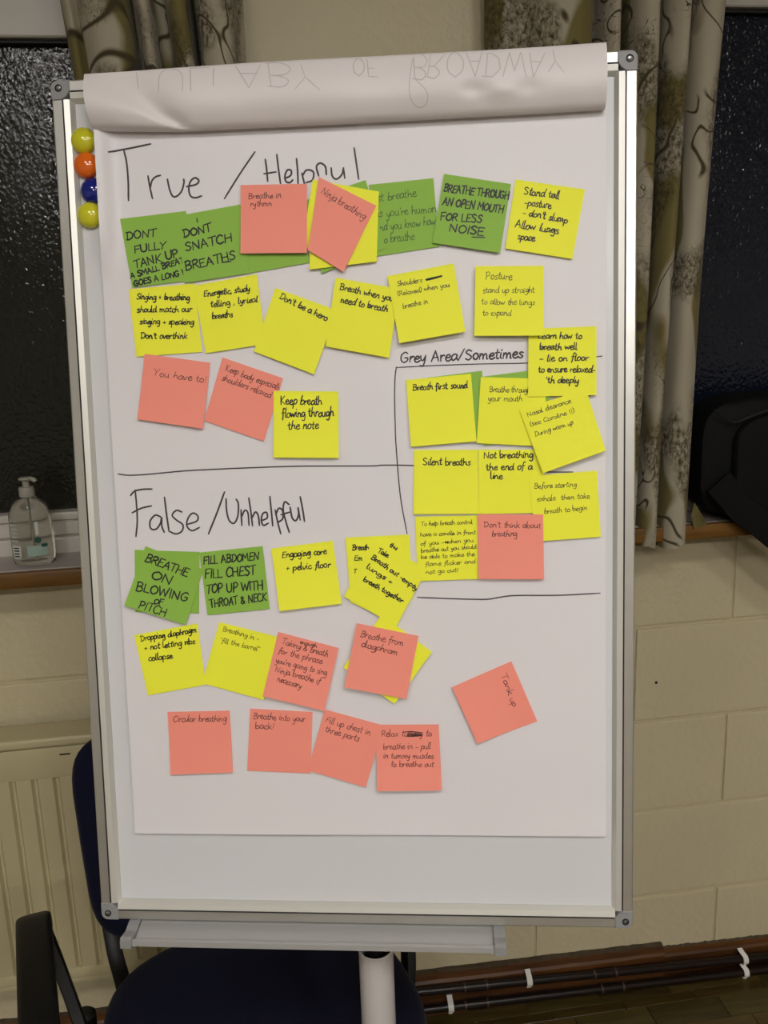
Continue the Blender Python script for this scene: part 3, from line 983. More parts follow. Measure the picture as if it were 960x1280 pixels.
# ------------------------------------------------------------------ handwriting
GL = {
'a': (.85, [[(.72, .85), (.4, 1), (.08, .6), (.15, .1), (.4, .03), (.66, .4), (.74, .9), (.7, .3), (.92, .05)]]),
'b': (.82, [[(.14, 1.9), (.08, .9), (.1, .05)], [(.1, .5), (.42, .95), (.75, .6), (.6, .1), (.12, .08)]]),
'c': (.7, [[(.68, .85), (.4, 1), (.1, .6), (.16, .12), (.45, 0), (.72, .25)]]),
'd': (.88, [[(.7, .75), (.4, .95), (.08, .55), (.18, .05), (.5, .1), (.72, .6)], [(.8, 1.85), (.72, .9), (.74, .2), (.92, .02)]]),
'e': (.76, [[(.1, .5), (.55, .58), (.62, .86), (.38, 1), (.1, .6), (.2, .1), (.5, 0), (.78, .25)]]),
'f': (.62, [[(.68, 1.72), (.45, 1.9), (.3, 1.4), (.28, .4), (.16, -.5)], [(.02, .92), (.62, 1)]]),
'g': (.84, [[(.72, .82), (.4, 1), (.1, .62), (.22, .14), (.5, .2), (.72, .75)], [(.74, .95), (.72, -.2), (.5, -.78), (.12, -.6)]]),
'h': (.82, [[(.16, 1.9), (.1, .9), (.08, 0)], [(.1, .45), (.4, .92), (.62, .7), (.64, .2), (.8, .04)]]),
'i': (.38, [[(.14, .98), (.12, .25), (.3, .04)], [(.18, 1.38), (.2, 1.5)]]),
'j': (.4, [[(.26, .98), (.26, -.3), (.02, -.75)], [(.26, 1.38), (.28, 1.5)]]),
'k': (.8, [[(.14, 1.9), (.08, 0)], [(.66, 1), (.12, .5), (.42, .3), (.74, 0)]]),
'l': (.36, [[(.16, 1.9), (.1, .8), (.14, .1), (.32, .02)]]),
'm': (1.2, [[(.1, .95), (.1, .02)], [(.1, .5), (.34, .95), (.52, .6), (.52, .02)], [(.54, .5), (.78, .95), (.96, .6), (.98, .1), (1.1, .02)]]),
'n': (.84, [[(.1, .95), (.1, .02)], [(.1, .45), (.4, .95), (.62, .65), (.64, .15), (.8, .02)]]),
'o': (.78, [[(.4, 1), (.1, .7), (.14, .15), (.42, 0), (.68, .35), (.6, .85), (.36, .98)]]),
'p': (.82, [[(.12, .95), (.1, 0), (.06, -.8)], [(.12, .6), (.4, 1), (.72, .7), (.56, .12), (.12, .1)]]),
'q': (.84, [[(.7, .8), (.4, 1), (.08, .6), (.2, .1), (.5, .15), (.7, .7)], [(.74, .95), (.74, -.8)]]),
'r': (.6, [[(.1, .95), (.12, .02)], [(.12, .5), (.3, .88), (.58, .9)]]),
's': (.64, [[(.6, .85), (.36, 1), (.14, .78), (.34, .52), (.56, .25), (.34, 0), (.06, .1)]]),
't': (.6, [[(.3, 1.6), (.24, .5), (.32, .04), (.55, .1)], [(.02, 1.02), (.56, 1.1)]]),
'u': (.84, [[(.1, .95), (.1, .3), (.34, 0), (.62, .35), (.66, .95)], [(.66, .9), (.68, .2), (.84, .02)]]),
'v': (.72, [[(.06, .95), (.32, .02), (.66, 1)]]),
'w': (1.1, [[(.06, .95), (.24, .05), (.5, .75), (.74, .05), (1.02, .98)]]),
'x': (.74, [[(.08, .95), (.66, .02)], [(.66, .95), (.06, .02)]]),
'y': (.8, [[(.08, .95), (.16, .35), (.4, .15), (.66, .8)], [(.7, .95), (.6, -.1), (.4, -.75), (.08, -.6)]]),
'z': (.74, [[(.08, .95), (.62, .95), (.08, .05), (.68, .03)]]),
'A': (1.1, [[(.05, 0), (.5, 1.7), (.95, .02)], [(.2, .6), (.85, .65)]]),
'B': (1.0, [[(.15, 1.65), (.12, .02)], [(.02, 1.6), (.55, 1.7), (.8, 1.3), (.5, .95), (.18, .88)], [(.18, .88), (.7, .85), (.9, .4), (.55, .02), (.05, .02)]]),
'C': (1.05, [[(.95, 1.4), (.6, 1.7), (.15, 1.2), (.12, .4), (.5, 0), (.98, .25)]]),
'D': (1.1, [[(.2, 1.6), (.18, .05)], [(.0, 1.6), (.6, 1.65), (1.0, 1.1), (.85, .35), (.4, .02), (.05, .05)]]),
'E': (.95, [[(.85, 1.65), (.15, 1.65), (.12, .02), (.85, .04)], [(.14, .85), (.7, .9)]]),
'F': (.9, [[(.88, 1.7), (.15, 1.62), (.12, 0)], [(.14, .85), (.7, .92)]]),
'G': (1.1, [[(.92, 1.45), (.6, 1.7), (.14, 1.2), (.14, .4), (.5, 0), (.9, .3), (.92, .75), (.55, .75)]]),
'H': (1.1, [[(.12, 1.65), (.12, 0)], [(.92, 1.7), (.95, 0)], [(.12, .85), (.95, .9)]]),
'I': (.4, [[(.18, 1.65), (.18, 0)]]),
'J': (.7, [[(.6, 1.65), (.58, .3), (.3, 0), (.05, .3)]]),
'K': (1.0, [[(.15, 1.65), (.12, 0)], [(.85, 1.65), (.18, .8), (.92, 0)]]),
'L': (.85, [[(.15, 1.65), (.12, .05), (.8, .03)]]),
'M': (1.3, [[(.1, 0), (.18, 1.6), (.6, .6), (1.05, 1.65), (1.15, 0)]]),
'N': (1.15, [[(.12, 0), (.14, 1.6), (.9, .05), (.95, 1.7)]]),
'O': (1.15, [[(.6, 1.65), (.15, 1.2), (.15, .4), (.55, 0), (1.0, .5), (.98, 1.2), (.55, 1.65)]]),
'P': (.95, [[(.18, 1.6), (.15, -.02)], [(.05, 1.55), (.55, 1.7), (.85, 1.25), (.55, .8), (.18, .75)]]),
'Q': (1.15, [[(.6, 1.65), (.15, 1.2), (.15, .4), (.55, 0), (1.0, .5), (.98, 1.2), (.55, 1.65)], [(.7, .4), (1.05, -.1)]]),
'R': (1.0, [[(.15, 1.62), (.12, 0)], [(.05, 1.55), (.55, 1.7), (.8, 1.3), (.5, .88), (.18, .82)], [(.4, .85), (.92, 0)]]),
'S': (.95, [[(.85, 1.45), (.5, 1.7), (.14, 1.3), (.5, .9), (.82, .5), (.5, 0), (.08, .2)]]),
'T': (1.0, [[(-.02, 1.6), (1.0, 1.72)], [(.5, 1.65), (.48, 0)]]),
'U': (1.1, [[(.12, 1.65), (.14, .4), (.5, 0), (.92, .4), (.98, 1.65)]]),
'V': (1.0, [[(.05, 1.65), (.45, 0), (.95, 1.7)]]),
'W': (1.45, [[(.05, 1.65), (.35, .02), (.7, 1.3), (1.0, .02), (1.4, 1.7)]]),
'X': (1.0, [[(.08, 1.65), (.92, 0)], [(.9, 1.65), (.05, 0)]]),
'Y': (1.0, [[(.05, 1.65), (.45, .85)], [(.95, 1.7), (.45, .85), (.3, 0)]]),
'Z': (1.0, [[(.08, 1.65), (.9, 1.65), (.08, .03), (.95, .03)]]),
'-': (.7, [[(.1, .5), (.6, .52)]]), ',': (.35, [[(.2, .12), (.08, -.3)]]), '.': (.3, [[(.12, .0), (.16, .1)]]),
'!': (.4, [[(.2, 1.7), (.15, .5)], [(.14, .0), (.16, .12)]]), "'": (.3, [[(.18, 1.7), (.14, 1.3)]]), '"': (.5, [[(.12, 1.8), (.1, 1.45)], [(.34, 1.8), (.32, 1.45)]]),
'(': (.45, [[(.4, 1.8), (.12, 1.1), (.12, .4), (.36, -.2)]]), ')': (.45, [[(.06, 1.8), (.34, 1.1), (.34, .4), (.08, -.2)]]),
'+': (.75, [[(.1, .5), (.62, .52)], [(.36, .85), (.34, .15)]]), '/': (.9, [[(.85, 1.9), (.05, -.1)]]),
'&': (1.1, [[(.95, .6), (.5, .0), (.12, .35), (.7, 1.2), (.5, 1.6), (.25, 1.3), (.95, .0)]]), ' ': (.6, []),
}
CAPS_SHARP = set('ADEFHIKLMNTVWXYZ/')

def text_strokes(text, x0, y0, x1, y1, xh, slant=0.12, jit=0.05, flip=False, join=0.0):
    """strokes of a handwritten line in photo pixels; baseline (x0,y0)-(x1,y1), x-height xh px"""
    adv = sum(GL[c][0] for c in text if c in GL)
    last = [c for c in text if c in GL][-1]
    Lw = math.hypot(x1 - x0, y1 - y0)
    d = Vector(((x1 - x0) / Lw, (y1 - y0) / Lw))
    up = Vector((d.y, -d.x))
    if flip: up = -up
    sx = Lw / adv
    out = []
    pen = 0.0
    exit_pt = None
    for c in text:
        if c not in GL: continue
        w, st = GL[c]
        js, jy = 1 + rnd.uniform(-jit, jit), rnd.uniform(-jit, jit)
        sl = slant + rnd.uniform(-jit, jit) * 1.2
        def place(a_, b_):
            a = (pen + a_) * sx + b_ * xh * sl
            b = (b_ * js + jy) * xh
            return (x0 + d.x * a + up.x * b, y0 + d.y * a + up.y * b)
        if join and c.islower() and exit_pt and st[0][0][1] < 1.2 and rnd.random() < join:
            out.append([exit_pt, place(*st[0][0])])
        exit_pt = None
        if c.islower():
            e_ = st[0][-1] if c not in 'gjpqyf' else None
            if e_ and e_[1] < 0.5: exit_pt = place(*e_)
        for poly in st:
            pts = [Vector((a, b, 0)) for a, b in poly]
            if not (c in CAPS_SHARP) and len(pts) > 2:
                pts = catmull(pts, 3)
            q = [place(p_.x, p_.y) for p_ in pts]
            if c in CAPS_SHARP and c != 'D':
                for k_ in range(len(q) - 1): out.append([q[k_], q[k_ + 1]])
            else:
                out.append(q)
        pen += w
    return out

def ink(name, strokes, width, m, bvhs, parent, m_inv, smooth=False, jitter_w=0.15, maxlift=0.00025):
    """lay strokes (pixel polylines) as thin ribbons of ink on the surface in bvhs (board space)"""
    verts, faces = [], []
    for st in strokes:
        # densify
        pts = []
        for i in range(len(st) - 1):
            a, b = st[i], st[i + 1]
            k = max(1, int(math.hypot(b[0] - a[0], b[1] - a[1]) / 5))
            for j in range(k):
                pts.append((a[0] + (b[0] - a[0]) * j / k, a[1] + (b[1] - a[1]) * j / k))
        pts.append(st[-1])
        hits = []
        for (u, v) in pts:
            loc, nrm, idx, dist = bvhs.ray_cast(CAMB, bray(u, v))
            if loc is None:
                hits.append(None); continue
            if nrm.dot(CAMB - loc) < 0: nrm = -nrm
            hits.append((loc + nrm * maxlift, nrm))
        run = []
        runs = []
        for h in hits + [None]:
            if h is None:
                if len(run) > 1: runs.append(run)
                run = []
            elif not run or (h[0] - run[-1][0]).length > 1e-5:
                run.append(h)
        for run in runs:
            base = len(verts)
            wv = width * (1 + rnd.uniform(-jitter_w, jitter_w))
            n = len(run)
            for i, (p_, nm) in enumerate(run):
                t = (run[min(i + 1, n - 1)][0] - run[max(i - 1, 0)][0])
                if t.length < 1e-8: t = Vector((1, 0, 0))
                t.normalize()
                s = nm.cross(t).normalized() * wv / 2
                ext = Vector((0, 0, 0))
                if i == 0: ext = -t * wv * 0.35
                if i == n - 1: ext = t * wv * 0.35
                ww = 0.75 if i in (0, n - 1) else 1.0
                verts.append(m_inv @ (p_ + s * ww + ext)); verts.append(m_inv @ (p_ - s * ww + ext))
            for i in range(n - 1):
                a = base + 2 * i
                faces.append((a, a + 1, a + 3, a + 2))
    if not faces: return None
    return mesh_obj(name, verts, faces, m, parent)

def bvh_of(o, mtx=Matrix.Identity(4)):
    me = o.data
    return BVHTree.FromPolygons([mtx @ v.co for v in me.vertices], [tuple(p.vertices) for p in me.polygons])

def Z(ox, oy, s):
    return lambda L_: [(ox + a / s, oy + b / s) for a, b in L_]
ZA, ZB, ZC, ZD, ZE, ZF = Z(130, 160, 3), Z(440, 160, 3), Z(140, 430, 3), Z(480, 400, 3.2), Z(140, 650, 3), Z(380, 650, 3)
ZG, ZH, ZI, ZJ, ZK, ZL = Z(150, 260, 6), Z(160, 350, 5.333), Z(340, 340, 4), Z(430, 660, 8.727), Z(580, 440, 4.8), Z(515, 590, 3.765)
FR = dict(A=(130, 160, 3), B=(440, 160, 3), C=(140, 430, 3), D=(480, 400, 3.2), E=(140, 650, 3), F=(380, 650, 3),
          G=(150, 260, 6), H=(160, 350, 5.333), I=(340, 340, 4), J=(430, 660, 8.727), K=(580, 440, 4.8), L=(515, 590, 3.765), P=(0, 0, 1))

def sm(L_, n=5):
    return [(q.x, q.y) for q in catmull([Vector((a, b, 0)) for a, b in L_], n)]
pad_bvh = bvh_of(sheet)
I4 = Matrix.Identity(4)
# heading one: True / Helpful
h1 = [ZA(q) for q in (
    [(17, 90), (40, 87), (100, 76), (175, 60)],
    sm([(75, 85), (85, 130), (91, 200), (92, 272)]),
    sm([(165, 180), (172, 220), (182, 265)]), sm([(174, 225), (180, 198), (195, 183), (212, 178)]),
    sm([(238, 192), (246, 230), (258, 256), (275, 255), (292, 235), (300, 205), (299, 192)]),
    sm([(310, 220), (345, 212), (356, 198), (342, 187), (325, 200), (318, 228), (325, 255), (343, 262), (366, 255)]),
    sm([(566, 90), (510, 172), (452, 265)]),
    sm([(605, 118), (610, 155), (614, 200)]), [(600, 172), (645, 165)], sm([(648, 100), (654, 150), (662, 208)]),
    sm([(678, 190), (700, 178), (702, 160), (688, 158), (679, 178), (682, 200), (697, 205), (708, 195)]),
    sm([(722, 115), (726, 160), (728, 210)]),
    sm([(742, 170), (752, 210), (756, 225)]), sm([(744, 180), (760, 158), (785, 165), (782, 195), (758, 205)]),
    sm([(805, 180), (797, 145), (812, 132), (830, 145), (834, 175)]),
    sm([(852, 150), (856, 180), (872, 192), (892, 175), (898, 150)]), sm([(898, 150), (903, 188)]),
    sm([(938, 75), (946, 130), (955, 192)]))]
ink('heading_writing', h1, 0.0021, M_INKG, pad_bvh, pad, I4, jitter_w=0.05)
h2 = [ZC(q) for q in (
    sm([(87, 548), (92, 600), (95, 665), (90, 722)]), sm([(70, 568), (85, 552), (115, 545), (150, 544)]), sm([(76, 633), (110, 616), (148, 607)]),
    sm([(183, 648), (162, 642), (143, 665), (146, 692), (166, 694), (182, 672), (186, 650), (187, 682), (196, 706)]),
    sm([(197, 575), (205, 640), (214, 702)]),
    sm([(262, 630), (242, 624), (226, 642), (242, 660), (266, 678), (262, 702), (240, 712), (216, 703)]),
    sm([(284, 676), (318, 664), (322, 645), (304, 634), (286, 652), (281, 682), (300, 700), (328, 688)]),
    sm([(422, 555), (395, 630), (362, 712)]),
    sm([(428, 580), (430, 625), (440, 662), (458, 672), (472, 645), (474, 600), (466, 582)]),
    sm([(484, 622), (487, 680)]), sm([(486, 648), (498, 624), (510, 634), (514, 680)]),
    sm([(513, 577), (521, 630), (527, 682)]), sm([(525, 652), (538, 630), (549, 645), (553, 680)]),
    sm([(562, 662), (582, 652), (580, 632), (566, 636), (560, 660), (568, 680), (586, 672)]),
    sm([(592, 572), (598, 630), (603, 682)]),
    sm([(612, 622), (622, 670), (633, 712)]), sm([(614, 640), (626, 616), (640, 626), (640, 655), (624, 668)]),
    sm([(664, 602), (648, 592), (642, 622), (654, 672), (665, 706)]), [(634, 640), (668, 630)],
    sm([(668, 612), (676, 652), (690, 662), (700, 640), (698, 614)]), sm([(698, 614), (706, 660)]),
    sm([(706, 573), (715, 620), (722, 665)]))]
ink('heading_writing', h2, 0.0021, M_INKG, pad_bvh, pad, I4, jitter_w=0.05)
ink('heading_writing', text_strokes('Grey Area/Sometimes', 500, 453.5, 654, 447, 7.6, 0.1, 0.05), 0.0019, M_INKG, pad_bvh, pad, I4)
ink('dividing_line', [sm([(147.5, 592.5), (160, 594), (180, 593.3), (210, 590.5), (240, 588), (306, 585), (373, 582.8), (460, 582.5), (480, 581.5), (517, 582), (600, 586), (640, 588.5), (688, 590), (716, 590)])], 0.0014, M_INKG, pad_bvh, pad, I4)
ink('box_line', [sm([(495, 459.5), (542, 457), (600, 455), (659, 453.8), (700, 450), (747, 445.8), (752.5, 445)]),
                 sm([(495.5, 459), (494, 470), (493.2, 494), (494, 530), (495, 556), (500.3, 618.8), (508.8, 667)]),
                 sm([(521.7, 746.7), (563, 748.3), (588, 749), (610, 749), (625, 746.5), (645, 744.3), (700, 744), (750, 741.5)])], 0.0014, M_INKG, pad_bvh, pad, I4)
# show-through writing on the folded sheets (reads upside down)
fb_ = bvh_of(flap)
for sh in (text_strokes('LULLABY', 166, 87, 400, 77, 18, 0.0, 0.12, flip=True), text_strokes('OF', 440, 74, 470, 72, 14, 0, 0.05, flip=True),
           text_strokes('BROADWAY', 514, 68, 706, 64, 18, -0.05, 0.12, flip=True),
           [sm([(517, 66), (512, 100), (513, 122), (522, 134), (533, 130), (533, 114), (518, 98)])]):
    ink('show_through_writing', sh, 0.0011, M_INKS, fb_, pad, I4)

# ------------------------------------------------------------------ sticky notes
# (colour, label, corners TL TR BR BL in zoom frame, [ (frame, text, x0,y0,x1,y1,xh) ...], pen)
Yk, Gk, Pk = 'Y', 'G', 'P'
THICK = ('INK', 0.00128); MARK = ('INK', 0.00175); THIN = ('INKT', 0.00072); PINKPEN = ('INKP', 0.00075); FAINT = ('INKF', 0.0008)
P_ = lambda *a: list(a)
NOTES = [
 # --- top row
 (Gk, 'green note at the far left of the top row, reading DONT FULLY TANK UP', [(150, 273.7), (232.5, 263.7), (248, 349.5), (165.5, 359.6)],
  [('G', 'DONT', 48, 240, 275, 212, 38), ('G', 'FULLY', 108, 338, 350, 300, 36), ('G', 'TANK UP', 108, 455, 445, 365, 40), ('G', 'A SMALL BREATH', 80, 532, 520, 398, 27), ('G', 'GOES A LONG WAY', 108, 588, 580, 478, 27)], MARK),
 (Gk, 'blank green note half hidden by the coral note reading Breathe in rythmn', [(303, 255), (376, 243.5), (387, 328.3), (311, 341.7)], [], MARK),
 (Gk, 'green note second from the left in the top row, reading DONT SNATCH BREATHS', [(221, 270), (303, 255), (311, 341.7), (230.6, 354)],
  [('G', 'DONT', 478, 222, 690, 172, 38), ('G', 'SNATCH', 490, 325, 845, 248, 42), ('G', 'BREATHS', 492, 470, 872, 382, 42)], MARK),
 (Gk, 'green note with pale thin writing, just breathe, right of the coral Ninja note', [(461, 231), (541.7, 222.7), (549.3, 308.3), (470, 320.5)],
  [('B', 'Just breathe', 62, 280, 243, 258, 17), ('B', "as you're human", 85, 337, 318, 315, 17), ('B', 'and you know how', 90, 388, 315, 362, 17), ('B', 'to breathe', 110, 433, 235, 418, 17)], FAINT),
 (Gk, 'green note almost covered by two yellow notes behind the coral Ninja note', [(377, 252), (457, 225), (482.5, 310), (402, 342)], [], MARK),
 (Yk, 'tilted yellow note of which a sliver shows left of the coral Ninja note', [(391, 224.5), (474, 239.5), (460, 323), (377, 309)], [], THICK),
 (Yk, 'yellow note directly beneath the coral Ninja note, right edge showing', [(389, 248), (473.5, 240), (471, 327), (387, 337)], [], THICK),
 (Pk, 'coral note in the top row reading Breathe in rythmn, square to the board', [(300.7, 231.3), (383.5, 229.7), (384, 316.7), (301, 317.2)],
  [('A', 'Breathe in', 541, 266, 665, 262, 12), ('A', 'rythmn', 548, 296, 630, 292, 12)], PINKPEN),
 (Pk, 'tilted coral note in the top row reading Ninja breathing', [(398.3, 221), (470.3, 257), (429.5, 340), (385, 313)],
  [('P', 'Ninja breathing', 400.5, 241, 455, 275, 5.2)], PINKPEN),
 (Gk, 'green note in the top row reading BREATHE THROUGH AN OPEN MOUTH', [(555, 217.3), (638.7, 230), (625, 316.7), (540.7, 304)],
  [('B', 'BREATHE THROUGH', 343, 238, 588, 268, 19), ('B', 'AN OPEN MOUTH', 338, 288, 566, 320, 19), ('B', 'FOR LESS', 330, 346, 487, 356, 19), ('B', 'NOISE', 362, 388, 495, 404, 20)], MARK),
 (Yk, 'yellow note at the right end of the top row, reading Stand tall', [(644.3, 224.3), (731.3, 236.7), (715.3, 324), (631.7, 311)],
  [('B', 'Stand tall', 643, 248, 776, 266, 15), ('B', '-posture', 645, 290, 747, 302, 14), ('B', "- don't slump", 638, 325, 808, 358, 14), ('B', 'Allow lungs', 610, 372, 775, 398, 15), ('B', 'space', 620, 416, 685, 425, 14)], THICK),
 # --- second row
 (Yk, 'yellow note at the left end of the second row, four lines starting Singing + breathing', [(160.7, 361.7), (243, 354.5), (252.7, 440), (170.7, 446)],
  [('H', 'Singing + breathing', 55, 128, 412, 135, 22), ('H', 'should match our', 60, 215, 425, 213, 22), ('H', 'singing + speaking', 78, 293, 440, 298, 22), ('H', "Don't overthink", 85, 390, 395, 392, 22)], THICK),
 (Yk, 'yellow note second in the second row, reading Energetic, telling, lyrical breaths', [(242, 357), (320.9, 342.8), (332, 430), (257.3, 441.7)],
  [('H', 'Energetic, study', 505, 112, 815, 74, 22), ('H', 'telling , lyrical', 550, 182, 865, 145, 22), ('H', 'breaths', 562, 262, 700, 245, 22)], THICK),
 (Yk, 'yellow note turned clockwise in the second row, reading Dont be a hero', [(344.2, 359.7), (421, 388), (392.5, 468), (317.3, 439.3)],
  [('I', "Don't be a hero", 35, 132, 272, 246, 17)], THICK),
 (Yk, 'yellow note in the second row reading Breath when you need to breath', [(419.5, 347), (499, 361), (486.3, 447.3), (407, 433)],
  [('I', 'Breath when you', 338, 88, 605, 146, 17), ('I', 'need to breath', 342, 152, 577, 200, 18)], THICK),
 (Yk, 'yellow note in the second row reading Shoulders relaxed, with a word struck out', [(484.3, 345), (567.3, 329.3), (581.7, 415), (499.3, 429.3)],
  [('I', 'Shoulders', 626, 72, 752, 50, 13), ('I', '(Relaxed) when you', 628, 120, 888, 73, 13), ('I', 'breathe in', 655, 183, 780, 157, 13)], THIN),
 # --- third row
 (Pk, 'coral note in the third row reading You have to', [(180.7, 442.3), (262.7, 453.3), (254.3, 536), (172.3, 524)], [('C', 'You have to!', 155, 118, 353, 146, 14)], PINKPEN),
 (Pk, 'tilted coral note in the third row reading Keep body, shoulders relaxed', [(278, 446.7), (353.7, 472.7), (330, 551.7), (255.3, 526)],
  [('C', 'Keep body especially', 424, 100, 632, 176, 13), ('C', 'shoulders relaxed', 410, 135, 595, 203, 13)], PINKPEN),
 (Yk, 'yellow note in the third row reading Keep breath flowing through the note', [(342, 488.7), (422.7, 489.3), (423.7, 572.3), (342, 571.7)],
  [('C', 'Keep breath', 632, 227, 788, 227, 17), ('C', 'flowing through', 637, 275, 832, 270, 17), ('C', 'the note', 660, 320, 775, 318, 17)], ('INK', 0.0014)),
 # --- boxed area at the right
 (Gk, 'green note showing as a wedge behind the yellow Breath first sound note', [(520, 474), (602.5, 463.4), (609, 548), (528, 557)], [], MARK),
 (Gk, 'green note peeking out above the yellow Breathe through your mouth note', [(602, 471), (684, 460.5), (690, 546), (604, 557)], [], MARK),
 (Yk, 'yellow note top left inside the drawn box, reading Breath first sound', [(507.5, 475), (588.8, 467.2), (595.6, 551.6), (513.8, 558.4)],
  [('D', 'Breath first sound', 115, 282, 335, 271, 14)], THICK),
 (Yk, 'yellow note in the drawn box reading Breathe through your mouth', [(601, 471.3), (683, 473.5), (680, 558), (595.8, 554)],
  [('D', 'Breathe through', 422, 288, 585, 290, 13), ('D', 'your mouth', 415, 325, 553, 325, 13)], THIN),
 (Yk, 'yellow note crossing the top line of the drawn box, reading Learn how to breath well', [(660.6, 411), (745.6, 407.8), (745.6, 493.8), (660, 496)],
  [('D', 'Learn how to', 615, 75, 792, 75, 14), ('D', 'breath well', 622, 120, 773, 118, 14), ('D', '- lie on floor', 622, 165, 818, 162, 14), ('D', 'to ensure relaxed-', 617, 209, 845, 209, 14), ('D', "'th deeply", 648, 252, 780, 253, 14)], THICK),
 (Yk, 'yellow note with a blank edge beside the Learn how note, reading Posture, stand up straight', [(594.3, 332.7), (679.7, 332.3), (679.3, 420), (592.7, 420)],
  [('B', 'Posture', 500, 567, 600, 569, 16), ('B', 'stand up straight', 490, 619, 685, 617, 12), ('B', 'to allow the lungs', 485, 661, 685, 664, 12), ('B', 'to expand.', 490, 703, 600, 704, 12)], THIN),
 (Yk, 'yellow note in the drawn box reading Silent breaths, mostly blank', [(517.5, 562.5), (597.5, 562), (598.5, 642), (517, 642.5)],
  [('D', 'Silent breaths', 155, 580, 345, 580, 15)], THICK),
 (Yk, 'yellow note in the drawn box reading Not breathing at the end of a line', [(598, 562), (679, 562), (680.5, 641), (598.5, 642.5)],
  [('D', 'Not breathing at', 398, 553, 640, 549, 15), ('D', 'the end of a', 408, 600, 593, 597, 15), ('D', 'line', 425, 636, 475, 636, 15)], THICK),
 (Yk, 'tilted yellow note at the right edge of the sheet reading Nasal clearance', [(649.4, 512.5), (732.5, 486), (756.8, 563.3), (678.6, 591.3)],
  [('K', 'Nasal clearance', 382, 390, 645, 303, 15), ('K', '(see Caroline !!)', 398, 447, 665, 362, 15), ('K', 'During warm up', 428, 507, 658, 432, 15)], THIN),
 (Yk, 'yellow note at the right edge of the sheet reading Before starting exhale', [(660.6, 595), (746.2, 588.4), (751, 671), (670, 677)],
  [('L', 'Before starting', 576, 79, 775, 69, 13), ('L', 'exhale  then take', 588, 138, 838, 124, 13), ('L', 'breath to begin', 622, 197, 825, 178, 13)], THIN),
 (Yk, 'yellow note filled with seven lines of small writing, reading To help breath control', [(519, 646), (597.5, 644.3), (599, 723.8), (522, 726.6)],
  [('L', 'To help breath control', 42, 253, 285, 244, 10.5), ('L', 'have a candle in front', 38, 303, 300, 292, 10.5), ('L', 'of you - when you', 40, 347, 290, 328, 10.5), ('L', 'breathe out you should', 42, 380, 303, 359, 10.5),
   ('L', 'be able to make the', 42, 410, 295, 394, 10.5), ('L', 'flame flicker and', 62, 443, 298, 430, 10.5), ('L', 'not go out!', 65, 480, 218, 469, 10.5)], THIN),
 (Pk, 'coral note beneath the drawn box notes, reading Dont think about breathing', [(597, 642.8), (679, 643), (680, 724), (598, 723.4)],
  [('L', "Don't think about", 338, 260, 606, 264, 15), ('L', 'breathing', 375, 303, 495, 302, 15)], PINKPEN),
 # --- false / unhelpful
 (Gk, 'green note showing its left side and bottom behind the tilted BREATHE ON BLOWING note', [(168.3, 687.3), (249.3, 690), (248.7, 766.7), (169.3, 765)], [], MARK),
 (Gk, 'green note with FILL ABDOMEN FILL CHEST in black capitals', [(249.3, 690.7), (328.3, 682.7), (337.3, 761), (259.3, 769)],
  [('E', 'FILL ABDOMEN', 343, 166, 552, 149, 19), ('E', 'FILL CHEST', 348, 219, 540, 204, 22), ('E', 'TOP UP WITH', 352, 276, 568, 261, 22), ('E', 'THROAT & NECK', 368, 329, 580, 302, 19)], MARK),
 (Gk, 'tilted green note with BREATHE ON BLOWING OF PITCH in black capitals', [(181.7, 682.7), (254, 711.7), (232.7, 780.7), (156.7, 756)],
  [('E', 'BREATHE', 122, 153, 283, 213, 20), ('E', 'ON', 143, 216, 222, 244, 22), ('E', 'BLOWING', 88, 264, 283, 306, 22), ('E', 'OF', 155, 312, 190, 319, 13), ('E', 'PITCH', 97, 328, 200, 362, 20)], MARK),
 (Yk, 'yellow note reading Engaging core + pelvic floor', [(339, 685.7), (416, 676), (427.3, 754), (350, 763.3)],
  [('E', 'Engaging core', 637, 142, 805, 127, 13), ('E', '+ pelvic floor', 652, 190, 820, 177, 13)], THICK),
 (Yk, 'yellow note reading Breath at its top left, mostly covered by a tilted yellow note', [(431.7, 672), (511.6, 668.2), (516, 748), (438.5, 752.5)],
  [('J', 'Breath', 90, 240, 275, 236, 32), ('J', 'Em', 112, 355, 200, 357, 32), ('J', 'T', 105, 490, 135, 490, 28), ('J', 'thy', 490, 205, 575, 240, 28)], THICK),
 (Yk, 'yellow note almost wholly hidden beneath the tilted Take Breath out note', [(473, 675), (530, 715), (497, 780.5), (437.5, 752)], [], THICK),
 (Yk, 'tilted yellow note reading Take Breath out, lungs + breath together', [(468, 672.5), (534, 712), (495.3, 782.8), (430, 745.5)],
  [('J', 'Take', 362, 265, 478, 322, 30), ('J', 'Breath out -empty', 293, 330, 790, 680, 30), ('J', 'lungs +', 240, 435, 520, 618, 30), ('J', 'breath together', 205, 578, 632, 815, 30)], THICK),
 (Yk, 'yellow note turned diagonally behind the coral Breathe from diagphram note', [(477, 768.5), (540, 815), (493, 880), (429, 834)], [], THICK),
 (Pk, 'coral note reading Breathe from diagphram, lying over a diagonal yellow note', [(446, 779), (523.3, 795), (508.3, 873.3), (430.7, 858.3)],
  [('F', 'Breathe from', 210, 438, 372, 472, 14), ('F', 'diagphram', 213, 474, 350, 508, 14)], PINKPEN),
 (Yk, 'yellow note reading Dropping diaphragm + not letting ribs collapse', [(167.7, 794), (246.7, 779.3), (257, 856), (185, 869.3)],
  [('E', 'Dropping diaphragm', 108, 455, 318, 421, 12), ('E', '+ not letting ribs', 122, 489, 313, 464, 12), ('E', 'collapse', 137, 528, 228, 518, 12)], THICK),
 (Yk, 'tilted yellow note reading Breathing in, fill the barrel', [(274, 777.7), (346.7, 796), (330, 875), (252.7, 854)],
